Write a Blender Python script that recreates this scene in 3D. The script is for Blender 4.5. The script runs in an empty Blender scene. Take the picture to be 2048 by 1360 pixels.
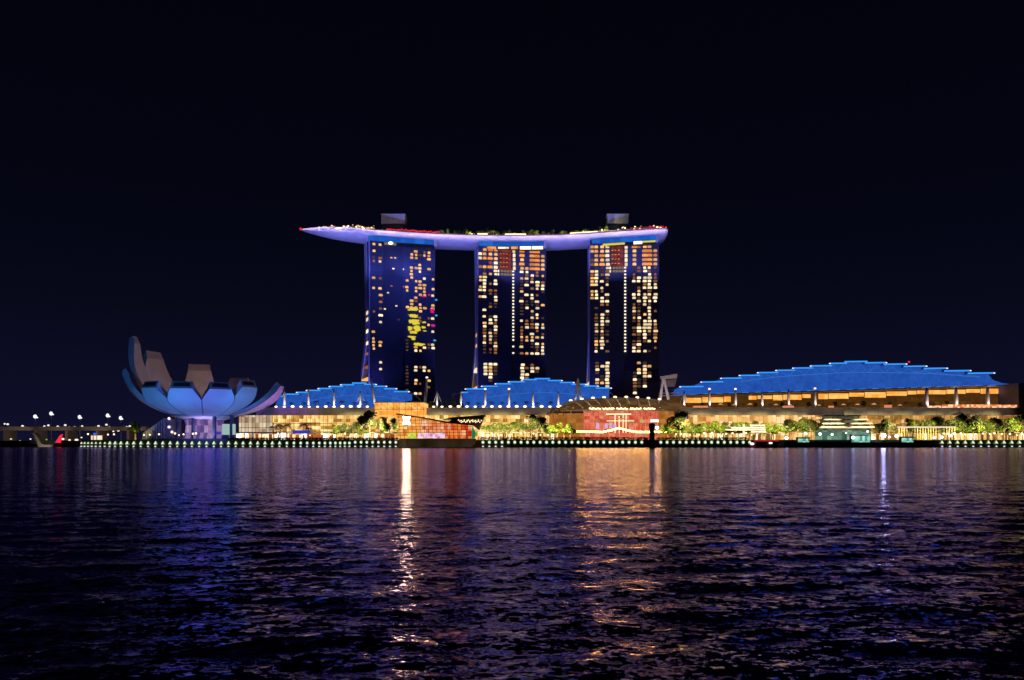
import bpy, math, random
import numpy as np
from math import sin, cos, pi, radians as R
from mathutils import Vector, Matrix

random.seed(7)
sc = bpy.context.scene
col = sc.collection

# ------------------------------------------------------------------ camera, world, exposure
FPX, CX, HY, CZ = 1517.0, 1024.0, 885.0, 3.2       # focal length (px of the 2048 frame), centre column, horizon row, eye height
cam = bpy.data.cameras.new('camera')
cam.sensor_width = 36.0
cam.lens = FPX / 2048 * 36.0
cam.shift_y = (HY - 680) / 2048
cam.clip_start = 0.3
cam.clip_end = 8000
co = bpy.data.objects.new('camera', cam)
col.objects.link(co)
co.location = (0, 0, CZ)
co.rotation_euler = (R(90), 0, 0)
sc.camera = co

def X(px, Y): return (px - CX) / FPX * Y
def Z(py, Y): return CZ + (HY - py) / FPX * Y
def lin(c):
    return tuple(((v / 255) / 12.92 if v / 255 <= 0.04045 else ((v / 255 + 0.055) / 1.055) ** 2.4) for v in c)

sc.view_settings.view_transform = 'Standard'
sc.view_settings.look = 'None'
sc.view_settings.exposure = 0
sc.view_settings.gamma = 1
sc.cycles.use_denoising = True
sc.cycles.max_bounces = 5
sc.cycles.diffuse_bounces = 2
sc.cycles.glossy_bounces = 3
sc.cycles.transparent_max_bounces = 6
sc.cycles.sample_clamp_indirect = 12
sc.cycles.caustics_reflective = False
sc.cycles.caustics_refractive = False

w = bpy.data.worlds.new('World')
sc.world = w
w.use_nodes = True
nt = w.node_tree
bg = nt.nodes['Background']
tc = nt.nodes.new('ShaderNodeTexCoord')
sep = nt.nodes.new('ShaderNodeSeparateXYZ')
rmp = nt.nodes.new('ShaderNodeValToRGB')
nt.links.new(tc.outputs['Generated'], sep.inputs[0])
nt.links.new(sep.outputs['Z'], rmp.inputs[0])
nt.links.new(rmp.outputs[0], bg.inputs[0])
el = rmp.color_ramp.elements
el[0].position = 0.0; el[0].color = (*lin((16, 17, 42)), 1)
el[1].position = 0.55; el[1].color = (*lin((2, 3, 10)), 1)
for p, c in ((0.06, (13, 14, 37)), (0.16, (8, 9, 25)), (0.3, (4, 5, 17))):
    e = el.new(p); e.color = (*lin(c), 1)
bg.inputs[1].default_value = 1.0

# ------------------------------------------------------------------ materials
def newmat(name):
    m = bpy.data.materials.new(name)
    m.use_nodes = True
    return m
def N(m, t, **kw):
    n = m.node_tree.nodes.new(t)
    for k, v in kw.items(): setattr(n, k, v)
    return n
def L(m, a, b): m.node_tree.links.new(a, b)

def paint(name, c, rough=0.6, noise=0.15, scale=0.4, metallic=0.0):
    """a plain surface with a little procedural unevenness"""
    m = newmat(name)
    b = m.node_tree.nodes['Principled BSDF']
    b.inputs['Roughness'].default_value = rough
    b.inputs['Metallic'].default_value = metallic
    t = N(m, 'ShaderNodeTexCoord'); nz = N(m, 'ShaderNodeTexNoise'); r = N(m, 'ShaderNodeValToRGB')
    nz.inputs['Scale'].default_value = scale
    nz.inputs['Detail'].default_value = 5
    L(m, t.outputs['Object'], nz.inputs['Vector']); L(m, nz.outputs['Fac'], r.inputs[0])
    r.color_ramp.elements[0].position = 0.3; r.color_ramp.elements[1].position = 0.7
    r.color_ramp.elements[0].color = (*[v * (1 - noise) for v in c], 1)
    r.color_ramp.elements[1].color = (*[min(1, v * (1 + noise)) for v in c], 1)
    L(m, r.outputs[0], b.inputs['Base Color'])
    return m

def glow(name, c, s=1.0):
    """a lamp, lit pane or painted glow: c is the sRGB colour it shows at strength 1"""
    m = newmat(name)
    nodes = m.node_tree.nodes
    nodes.remove(nodes['Principled BSDF'])
    e = N(m, 'ShaderNodeEmission')
    e.inputs[0].default_value = (*lin(c), 1); e.inputs[1].default_value = s
    L(m, e.outputs[0], nodes['Material Output'].inputs[0])
    m.cycles.emission_sampling = 'NONE'
    return m

def window_glow(name, c, s=1.0):
    """a lit room behind a pane, no two rooms equally bright"""
    m = glow(name, c, s)
    e = [n for n in m.node_tree.nodes if n.type == 'EMISSION'][0]
    g = N(m, 'ShaderNodeNewGeometry'); oi = N(m, 'ShaderNodeObjectInfo')
    ad = N(m, 'ShaderNodeMath', operation='ADD'); fr = N(m, 'ShaderNodeMath', operation='FRACT'); mr = N(m, 'ShaderNodeMapRange')
    L(m, g.outputs['Random Per Island'], ad.inputs[0]); L(m, oi.outputs['Random'], ad.inputs[1]); L(m, ad.outputs[0], fr.inputs[0])
    L(m, fr.outputs[0], mr.inputs['Value']); mr.inputs['To Min'].default_value = 0.6 * s; mr.inputs['To Max'].default_value = 1.3 * s
    L(m, mr.outputs[0], e.inputs[1])
    return m

def lit_glass(name, stops, cell, s=1.0, seed=0.0, soft=0.35):
    """a glazed front with a different lamp behind every pane: cell = pane size (x, y, z) in metres"""
    m = newmat(name)
    nodes = m.node_tree.nodes
    nodes.remove(nodes['Principled BSDF'])
    t = N(m, 'ShaderNodeTexCoord')
    d = N(m, 'ShaderNodeVectorMath', operation='DIVIDE'); d.inputs[1].default_value = cell
    f = N(m, 'ShaderNodeVectorMath', operation='FLOOR')
    ad = N(m, 'ShaderNodeVectorMath', operation='ADD'); ad.inputs[1].default_value = (seed, seed * 1.7, 0.5)
    wn = N(m, 'ShaderNodeTexWhiteNoise', noise_dimensions='3D')
    nz = N(m, 'ShaderNodeTexNoise'); nz.inputs['Scale'].default_value = 0.32; nz.inputs['Detail'].default_value = 6
    mx = N(m, 'ShaderNodeMix'); mx.inputs[0].default_value = soft
    r = N(m, 'ShaderNodeValToRGB')
    e = N(m, 'ShaderNodeEmission'); e.inputs[1].default_value = s
    L(m, t.outputs['Object'], d.inputs[0]); L(m, d.outputs[0], f.inputs[0]); L(m, f.outputs[0], ad.inputs[0])
    L(m, ad.outputs[0], wn.inputs['Vector']); L(m, t.outputs['Object'], nz.inputs['Vector'])
    L(m, wn.outputs['Value'], mx.inputs[2]); L(m, nz.outputs['Fac'], mx.inputs[3])
    L(m, mx.outputs[0], r.inputs[0]); L(m, r.outputs[0], e.inputs[0])
    L(m, e.outputs[0], nodes['Material Output'].inputs[0])
    els = r.color_ramp.elements
    els[0].position = stops[0][0]; els[0].color = (*[v for v in lin(stops[0][1])], 1)
    els[1].position = stops[-1][0]; els[1].color = (*lin(stops[-1][1]), 1)
    for p, c in stops[1:-1]:
        q = els.new(p); q.color = (*lin(c), 1)
    m.cycles.emission_sampling = 'NONE'
    return m

def foliage(name, a, b, c):
    m = newmat(name)
    bs = m.node_tree.nodes['Principled BSDF']
    bs.inputs['Roughness'].default_value = 0.6
    g = N(m, 'ShaderNodeNewGeometry'); oi = N(m, 'ShaderNodeObjectInfo')
    ad = N(m, 'ShaderNodeMath', operation='ADD'); fr = N(m, 'ShaderNodeMath', operation='FRACT')
    r = N(m, 'ShaderNodeValToRGB')
    L(m, g.outputs['Random Per Island'], ad.inputs[0]); L(m, oi.outputs['Random'], ad.inputs[1])
    L(m, ad.outputs[0], fr.inputs[0]); L(m, fr.outputs[0], r.inputs[0]); L(m, r.outputs[0], bs.inputs['Base Color'])
    r.color_ramp.elements[0].color = (*a, 1); r.color_ramp.elements[1].color = (*c, 1)
    e = r.color_ramp.elements.new(0.5); e.color = (*b, 1)
    return m

M = {}
M['steel'] = paint('white_steel', (0.72, 0.70, 0.70), 0.45)
M['hull'] = paint('white_cladding', (0.75, 0.74, 0.77), 0.5, 0.08, 0.15)
M['dark'] = paint('dark_metal', (0.02, 0.02, 0.024), 0.5)
M['darkblue'] = paint('dark_blue_steel', (0.05, 0.06, 0.12), 0.5)
M['glass'] = paint('dark_tower_glass', (0.07, 0.08, 0.14), 0.6, 0.3, 0.06)
M['core'] = paint('dark_core_glass', (0.045, 0.05, 0.09), 0.6, 0.25, 0.05)
M['ledge'] = paint('tower_ledge', (0.10, 0.11, 0.18), 0.5)
M['end'] = paint('tower_end_cladding', (0.42, 0.44, 0.6), 0.5, 0.1, 0.2)
M['fascia'] = paint('fascia_stone', (0.24, 0.215, 0.20), 0.6, 0.25, 0.12)
M['quay'] = paint('quay_concrete', (0.10, 0.10, 0.10), 0.75, 0.35, 0.3)
M['pave'] = paint('paving', (0.22, 0.20, 0.18), 0.7, 0.2, 0.5)
M['ground'] = paint('dark_ground', (0.03, 0.035, 0.03), 0.9, 0.3, 0.02)
M['roof'] = paint('canopy_cladding', (0.25, 0.38, 0.6), 0.5)
M['trunk'] = paint('bark', (0.16, 0.12, 0.08), 0.9, 0.3, 1.5)
M['bridge'] = paint('bridge_concrete', (0.34, 0.29, 0.26), 0.7, 0.2, 0.1)
M['hullboat'] = paint('boat_paint', (0.03, 0.03, 0.035), 0.4)
M['redpaint'] = paint('red_paint', (0.5, 0.02, 0.03), 0.4)
M['tan'] = paint('tan_timber', (0.30, 0.22, 0.13), 0.6)
M['leaf'] = foliage('leaf', (0.02, 0.04, 0.006), (0.07, 0.12, 0.012), (0.17, 0.20, 0.02))
M['palm'] = foliage('palm_leaf', (0.02, 0.05, 0.01), (0.06, 0.12, 0.015), (0.14, 0.19, 0.03))
M['shade'] = foliage('shade_leaf', (0.012, 0.016, 0.006), (0.035, 0.045, 0.014), (0.08, 0.09, 0.03))
M['W'] = window_glow('window_white', (255, 226, 178), 1.25)
M['O'] = window_glow('window_amber', (250, 186, 112), 1.05)
M['Q'] = window_glow('window_orange', (246, 150, 62), 1.0)
M['o'] = window_glow('window_brown', (150, 96, 58), 0.9)
M['d'] = window_glow('window_dim', (84, 62, 50), 0.8)
M['r'] = window_glow('window_rust', (128, 50, 34), 0.9)
M['bead'] = glow('bead_lamp', (255, 238, 214), 1.3)
M['blueled'] = glow('blue_led', (46, 140, 235), 1.3)
M['bluewall'] = lit_glass('blue_lit_glass', [(0.0, (26, 60, 142)), (0.5, (36, 82, 172)), (1.0, (46, 100, 194))], (6.0, 50, 9.0), 1.0, 0, 0.8)
M['bluetruss'] = glow('blue_lit_truss', (52, 128, 214), 1.0)  # steel given its own glow for the blue light falling on it
M['bluebox'] = lit_glass('blue_recess', [(0.0, (22, 60, 140)), (0.5, (30, 90, 190)), (1.0, (46, 116, 214))], (9.0, 9, 9), 1.0, 3, 0.5)
M['pinklamp'] = glow('pink_white_lamp', (255, 226, 236), 1.6)
M['white'] = glow('white_lamp', (255, 246, 232), 3.0)
M['hot'] = glow('floodlight_white', (250, 250, 255), 1.2)
M['logo'] = glow('logo_white', (255, 224, 138), 72.0)
M['cold'] = glow('cold_white_lamp', (205, 246, 246), 4.0)
M['coldhot'] = glow('cold_white_flood', (232, 250, 255), 24.0)
M['green'] = glow('greenish_lamp', (226, 246, 214), 1.0)
M['greenhalo'] = glow('green_lamp_halo', (112, 138, 80), 0.8)
M['gold'] = glow('gold_lamp', (255, 214, 140), 9.0)
M['warm'] = glow('warm_lamp', (255, 226, 176), 2.5)
M['red'] = glow('red_lamp', (232, 40, 62), 1.2)
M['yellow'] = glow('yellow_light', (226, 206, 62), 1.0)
M['magenta'] = glow('magenta_reflection', (206, 36, 120), 1.0)
M['cyan'] = glow('cyan_reflection', (70, 170, 230), 1.0)
M['tanpane'] = glow('tan_pane', (134, 112, 84), 0.9)

# ------------------------------------------------------------------ mesh builder and scene objects
class MB:
    def __init__(s): s.v = []; s.f = []
    def add(s, vs, fs):
        o = len(s.v); s.v += [tuple(p) for p in vs]; s.f += [tuple(i + o for i in f) for f in fs]; return s
    def box(s, x0, x1, y0, y1, z0, z1):
        return s.add([(x0, y0, z0), (x1, y0, z0), (x1, y1, z0), (x0, y1, z0), (x0, y0, z1), (x1, y0, z1), (x1, y1, z1), (x0, y1, z1)],
                     [(0, 3, 2, 1), (4, 5, 6, 7), (0, 1, 5, 4), (1, 2, 6, 5), (2, 3, 7, 6), (3, 0, 4, 7)])
    def prism(s, outline, yf, depth):
        """outline of (x, z) points, extruded back by depth from the front line yf(x)"""
        g = yf if callable(yf) else (lambda x: yf)
        n = len(outline)
        a = [(x, g(x), z) for x, z in outline]; b = [(x, g(x) + depth, z) for x, z in outline]
        fs = [tuple(range(n)), tuple(range(2 * n - 1, n - 1, -1))]
        fs += [(i, i + n, (i + 1) % n + n, (i + 1) % n) for i in range(n)]
        return s.add(a + b, fs)
    def tube(s, pts, r, n=8, cap=True):
        pts = [Vector(p) for p in pts]
        rr = r if isinstance(r, (list, tuple)) else [r] * len(pts)
        rings = []; prev = None
        for i, p in enumerate(pts):
            t = (pts[min(i + 1, len(pts) - 1)] - pts[max(i - 1, 0)]).normalized()
            u = prev if prev else (Vector((0, 0, 1)) if abs(t.z) < 0.9 else Vector((1, 0, 0)))
            a = t.cross(u).normalized() if not prev else (prev - t * prev.dot(t)).normalized()
            prev = a; b = t.cross(a)
            rings.append([p + (a * cos(2 * pi * k / n) + b * sin(2 * pi * k / n)) * rr[i] for k in range(n)])
        vs = [q for g in rings for q in g]; fs = []
        for i in range(len(rings) - 1):
            for k in range(n):
                fs.append((i * n + k, i * n + (k + 1) % n, (i + 1) * n + (k + 1) % n, (i + 1) * n + k))
        if cap: fs += [tuple(range(n - 1, -1, -1)), tuple(range((len(rings) - 1) * n, len(rings) * n))]
        return s.add(vs, fs)
    def lathe(s, c, prof, n=12):
        vs = [(c[0] + r * cos(2 * pi * k / n), c[1] + r * sin(2 * pi * k / n), c[2] + z) for r, z in prof for k in range(n)]
        fs = [(i * n + k, i * n + (k + 1) % n, (i + 1) * n + (k + 1) % n, (i + 1) * n + k) for i in range(len(prof) - 1) for k in range(n)]
        fs += [tuple(range(n - 1, -1, -1)), tuple(range((len(prof) - 1) * n, len(prof) * n))]
        return s.add(vs, fs)
    def ball(s, c, r, sx=1, sy=1, sz=1, n=10, m=6):
        prof = [(r * sin(pi * i / m) + 0.001, -r * cos(pi * i / m)) for i in range(m + 1)]
        vs = [(c[0] + q * cos(2 * pi * k / n) * sx, c[1] + q * sin(2 * pi * k / n) * sy, c[2] + z * sz) for q, z in prof for k in range(n)]
        fs = [(i * n + k, i * n + (k + 1) % n, (i + 1) * n + (k + 1) % n, (i + 1) * n + k) for i in range(m) for k in range(n)]
        return s.add(vs, fs)

def rootloc(o):
    while o.parent: o = o.parent
    return Vector(o.location)
def build(name, mb, mat, parent=None, world=True, smooth=False, base=True):
    """link one mesh object; vertices are given in world metres unless world=False"""
    me = bpy.data.meshes.new(name)
    vs = mb.v; loc = Vector((0, 0, 0))
    if parent is not None and world: loc = rootloc(parent)
    elif parent is None and base and vs:
        a = np.array(vs); loc = Vector((float(a[:, 0].mean()), float(a[:, 1].mean()), float(a[:, 2].min())))
    me.from_pydata([(x - loc.x, y - loc.y, z - loc.z) for x, y, z in vs], [], mb.f)
    if mat: me.materials.append(mat)
    if smooth:
        for p in me.polygons: p.use_smooth = True
    o = bpy.data.objects.new(name, me)
    col.objects.link(o)
    if parent is not None: o.parent = parent
    else: o.location = loc
    return o
def tag(o, label, cat, group=None):
    o['label'] = label; o['category'] = cat
    if group: o['group'] = group
    return o
def thing(name, label, cat, loc, rz=0.0, group=None):
    o = bpy.data.objects.new(name, None)
    o.empty_display_size = 1
    col.objects.link(o)
    o.location = loc; o.rotation_euler = (0, 0, rz)
    return tag(o, label, cat, group)
def structure(name, mb, mat, **kw):
    o = build(name, mb, mat, **kw); o['kind'] = 'structure'; return o
def kids(o): return [c for c in bpy.data.objects if c.parent is o]
def dup(o, loc, rz=None, scale=None, label=None, group=None):
    r = o.copy(); col.objects.link(r); r.location = loc
    if rz is not None: r.rotation_euler = (0, 0, rz)
    if scale is not None: r.scale = scale if hasattr(scale, '__len__') else (scale,) * 3
    if label: r['label'] = label
    if group: r['group'] = group
    for ch in PROTO.get(o.name) or kids(o):
        c = ch.copy(); col.objects.link(c); c.parent = r
    return r
PROTO = {}
def spot(loc, target, color, power, angle=60, blend=0.6, size=0.0):
    l = bpy.data.lights.new('floodlight', 'SPOT')
    l.energy = power; l.color = color; l.spot_size = R(angle); l.spot_blend = blend; l.shadow_soft_size = size
    o = bpy.data.objects.new('floodlight', l); col.objects.link(o)
    o.location = loc
    o.rotation_euler = (Vector(target) - Vector(loc)).to_track_quat('-Z', 'Y').to_euler()
    return o

# ------------------------------------------------------------------ setting: water, ground, quay
QY, QZ = 500.0, 5.0                                   # quay edge and quay level
def make_water():
    rows = np.concatenate([[1.5, 3.0, 4.5], CZ * FPX / 2 / np.arange(330, 4.6, -0.62), [560, 640, 760, 900]])
    cols = np.linspace(-0.95, 0.95, 900)
    Yg, U = np.meshgrid(rows, cols, indexing='ij')
    Xg = U * np.maximum(Yg, 6) * 1.0
    side = np.array([4.0, 12, 30, 80, 200, 500, 1200])
    Xg = np.concatenate([Xg[:, :1] - side[::-1][None, :], Xg, Xg[:, -1:] + side[None, :]], 1)
    Yg = np.concatenate([Yg[:, :1]] * 7 + [Yg] + [Yg[:, -1:]] * 7, 1)
    dY = np.gradient(rows)[:, None] * np.ones((1, 914))
    Zg = np.zeros_like(Xg)
    rng = np.random.RandomState(3)
    for i in range(64):
        lam = 0.22 * (3.2 / 0.22) ** rng.rand()
        ang = rng.normal(pi / 2 + 0.14, 0.40)         # crests run roughly across the view, tilted a little
        k = 2 * pi / lam
        slope = 0.0105 if lam > 0.9 else 0.0085
        amp = slope / k
        fade = np.clip((lam / dY - 2.0) / 2.5, 0, 1)
        ph = rng.rand() * 2 * pi
        th = k * (cos(ang) * Xg + sin(ang) * Yg) + ph
        Zg += amp * fade * (np.sin(th) + 0.25 * np.cos(2 * th))
    nr, nc = Xg.shape
    me = bpy.data.meshes.new('water')
    vs = np.stack([Xg, Yg, Zg], -1).reshape(-1, 3).astype(np.float32)
    idx = np.arange(nr * nc).reshape(nr, nc)
    q = np.stack([idx[:-1, :-1], idx[:-1, 1:], idx[1:, 1:], idx[1:, :-1]], -1).reshape(-1, 4)
    me.vertices.add(len(vs)); me.vertices.foreach_set('co', vs.ravel())
    me.loops.add(q.size); me.loops.foreach_set('vertex_index', q.ravel().astype(np.int32))
    me.polygons.add(len(q)); me.polygons.foreach_set('loop_start', (np.arange(len(q)) * 4).astype(np.int32))
    me.polygons.foreach_set('use_smooth', np.ones(len(q), bool))
    me.update(calc_edges=True)
    m = newmat('bay_water')
    # dark violet-blue water: a mirror that strengthens towards grazing angles over an almost black body
    m.node_tree.nodes.remove(m.node_tree.nodes['Principled BSDF'])
    b = N(m, 'ShaderNodeBsdfGlossy'); b.distribution = 'GGX'
    b.inputs['Color'].default_value = (0.58, 0.49, 1.0, 1)
    body = N(m, 'ShaderNodeBsdfDiffuse'); body.inputs['Color'].default_value = (0.0006, 0.0007, 0.0022, 1)
    fres = N(m, 'ShaderNodeFresnel'); fres.inputs['IOR'].default_value = 2.0
    mixs = N(m, 'ShaderNodeMixShader')
    L(m, fres.outputs[0], mixs.inputs[0]); L(m, body.outputs[0], mixs.inputs[1]); L(m, b.outputs[0], mixs.inputs[2])
    L(m, mixs.outputs[0], m.node_tree.nodes['Material Output'].inputs[0])
    t = N(m, 'ShaderNodeTexCoord'); g = N(m, 'ShaderNodeNewGeometry')
    acc = g.outputs['Normal']
    sp = N(m, 'ShaderNodeSeparateXYZ'); far = N(m, 'ShaderNodeMapRange')
    L(m, t.outputs['Object'], sp.inputs[0])
    for i_, v_ in enumerate((1.0, 2.3, 2.6, 0.62)): far.inputs[i_ + 1].default_value = v_
    # ripples too small to be seen one by one widen the gloss with distance
    lg = N(m, 'ShaderNodeMath', operation='LOGARITHM'); lg.inputs[1].default_value = 10
    rr = N(m, 'ShaderNodeMapRange'); L(m, sp.outputs['Y'], lg.inputs[0]); L(m, lg.outputs[0], rr.inputs['Value']); L(m, lg.outputs[0], far.inputs['Value'])
    for i_, v_ in enumerate((1.1, 2.3, 0.08, 0.14)): rr.inputs[i_ + 1].default_value = v_
    L(m, rr.outputs[0], b.inputs['Roughness'])
    for sx, sy, amt, det in ((0.6, 0.7, 0.06, 2), (2.4, 3.2, 0.16, 3), (8.0, 10.0, 0.20, 4)):
        mp = N(m, 'ShaderNodeVectorMath', operation='MULTIPLY'); mp.inputs[1].default_value = (sx, sy, 1)
        nz = N(m, 'ShaderNodeTexNoise'); nz.inputs['Scale'].default_value = 1.0; nz.inputs['Detail'].default_value = det
        sb = N(m, 'ShaderNodeVectorMath', operation='SUBTRACT'); sb.inputs[1].default_value = (0.5, 0.5, 0.5)
        ml = N(m, 'ShaderNodeVectorMath', operation='MULTIPLY'); ml.inputs[1].default_value = (amt * 1.2, amt * 1.9, 0)
        sc_ = N(m, 'ShaderNodeVectorMath', operation='SCALE'); L(m, far.outputs[0], sc_.inputs['Scale'])
        ad = N(m, 'ShaderNodeVectorMath', operation='ADD')
        L(m, t.outputs['Object'], mp.inputs[0]); L(m, mp.outputs[0], nz.inputs['Vector']); L(m, nz.outputs['Color'], sb.inputs[0])
        L(m, sb.outputs[0], ml.inputs[0]); L(m, ml.outputs[0], sc_.inputs[0]); L(m, sc_.outputs[0], ad.inputs[0]); L(m, acc, ad.inputs[1])
        acc = ad.outputs[0]
    nn = N(m, 'ShaderNodeVectorMath', operation='NORMALIZE')
    L(m, acc, nn.inputs[0]); L(m, nn.outputs[0], b.inputs['Normal']); L(m, nn.outputs[0], fres.inputs['Normal'])
    me.materials.append(m)
    o = bpy.data.objects.new('water', me); col.objects.link(o); o['kind'] = 'structure'
make_water()

structure('ground', MB().box(-3500, 3500, 561, 6000, 2.0, 4.6), M['ground'])
g = MB().box(X(163, QY), 430, QY, 561, -2, QZ)
structure('promenade', g, M['quay'])
structure('embankment', MB().box(-900, X(163, QY) - 30, 640, 700, -2, 3.4), M['ground'])

# ------------------------------------------------------------------ hotel towers
T1 = dict(c=[.055, .155, .563, .631, .699, .764, .834, .901, .965])
def rowsfrom(d, n=44):
    s = ['.'] * (n + 1)
    for k, ch in d: s[k + 1] = ch
    return ''.join(s)
T1['cols'] = [
    rowsfrom([(-1, 'O'), (1, 'O'), (3, 'd'), (4, 'o'), (9, 'O'), (12, 'O'), (19, 'o'), (25, 'O'), (27, 'O'), (28, 'O'), (29, 'O'), (30, 'O')]),
    rowsfrom([(-1, 'O'), (3, 'o'), (4, 'W'), (9, 'o'), (12, 'O'), (14, 'O'), (16, 'o'), (18, 'o'), (20, 'W'), (22, 'W'), (28, 'O'), (29, 'O'), (34, 'W'), (36, 'W')]),
    rowsfrom([(9, 'O'), (11, 'O'), (12, 'O'), (17, 'O'), (27, 'd'), (28, 'd'), (29, 'd'), (30, 'd'), (35, 'd'), (36, 'd'), (37, 'd'), (38, 'd'), (39, 'd'), (40, 'd'), (42, 'd')]),
    rowsfrom([(k, 'O') for k in (1, 2, 5, 6, 7, 8, 15, 16, 17)]),
    rowsfrom([(k, 'O') for k in (0, 1, 2, 5, 9, 11, 12, 14, 17, 29, 40)] + [(15, 'o'), (30, 'W'), (35, 'W'), (36, 'W'), (39, 'W'), (43, 'W')]),
    rowsfrom([(k, 'O') for k in (4, 9, 10, 11, 13, 16, 17, 18, 30, 43)] + [(1, 'd'), (5, 'W'), (6, 'W'), (20, 'o'), (21, 'o'), (35, 'o'), (40, 'o')]),
    rowsfrom([(k, 'O') for k in (1, 10, 11, 12, 13, 17)] + [(0, 'o'), (8, 'W'), (29, 'W'), (35, 'W'), (36, 'W')]),
    rowsfrom([(k, 'O') for k in (0, 1, 2, 5, 22, 36, 39)] + [(20, 'o'), (28, 'o'), (29, 'd'), (41, 'o')]),
    rowsfrom([(k, 'O') for k in (8, 11, 16, 17)] + [(13, 'W'), (20, 'W'), (24, 'W'), (28, 'W'), (29, 'W')])]
T2 = dict(c=[.03, .09, .176, .25, .635, .711, .791, .865, .949],
          top=['.WW.o', 'QOQ.O', 'QOQoQ', 'OOOWW', 'QQOQO', '....O', 'QQQQQ', 'QQQQQ', '.OOOO'],
          cols=['..OO.OW.O.................', 'doWWWWWdW...W.W.OWooWoWddd', '.O..o.oo..do..dWW.dWWWo.od',
                'WW.WW.odWWdd..WWoWWoddOWoo', 'W.OdddO.dWdddd.W.oooOodW.o', 'WoWdW..W.ddW...ooW..OO...O',
                '.WoW.o.WWdd.OdWdoo.WOWdd.W', 'oo.WWW.o.WdW.WO.WWo.O.WooW', '.O.oWWd...O...d.OW.oW.OWWW'],
          base=['......', 'WWWW..', 'WOOWWd', 'Wddd..', 'WWWWWW', '.o.Wo.', 'oWW...', '.Wd...', '......'])
T3 = dict(c=[.03, .09, .175, .25, .638, .708, .794, .86, .945],
          top=['OO.oo', 'OQOOO', 'OOQOQ', 'WWWWW', 'QOOOO', 'o....', 'OQQQQ', 'OQQQQ', '.OQOO'],
          cols=['.OoOOO.OOO................', 'dWWWWW.WWW..d.oodWoWddOOoW', 'ddo.W.Wo.WWo..WWWWoWoWWWW.',
                'WoWodW..WdWo.WddWd.dd.o..o', 'd.ooW...WW.oOWdOd.odo.doWW', 'oo.WW.oOWdWddodWooWWodoWoW',
                'WW.WWoW.WWWW..O.WWWWWWo..W', 'WoWWWWWoWoWoWWWWWWWOd.W..d', 'o.oooWW.WWW..o..WOoWoOO.o.'],
          base=['.........', 'doWd.WO..', '.W..ddO..', 'WWWWWWWWW', '...ddWoodW', 'O.OW.ddd.', 'dWWOWddW.', '.O.dW....', '.........'])
PITCH = 3.08
winmesh = {}
def pane_mesh(ch, wd, ht):
    key = (ch, round(wd, 2), round(ht, 2))
    if key not in winmesh:
        mb = MB(); a, h, c = wd / 2, ht / 2, min(wd, ht) * 0.22
        ol = [(-a, -h), (a, -h), (a, h - c), (a - c, h), (c - a, h), (-a, h - c)]
        mb.prism(ol, -0.28, 0.24)
        me = bpy.data.meshes.new('window')
        me.from_pydata(mb.v, [], mb.f); me.materials.append(M[ch]); winmesh[key] = me
    return winmesh[key]

def vback(z):                                           # rear face of the leaning rear slab, from the ground up
    t = max(0.0, min(1.0, (z - 5) / 100.0))
    return 17 + 84 * (1 - t) ** 1.25 + 6 * max(0.0, (z - 105) / 85.0) ** 1.3

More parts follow.
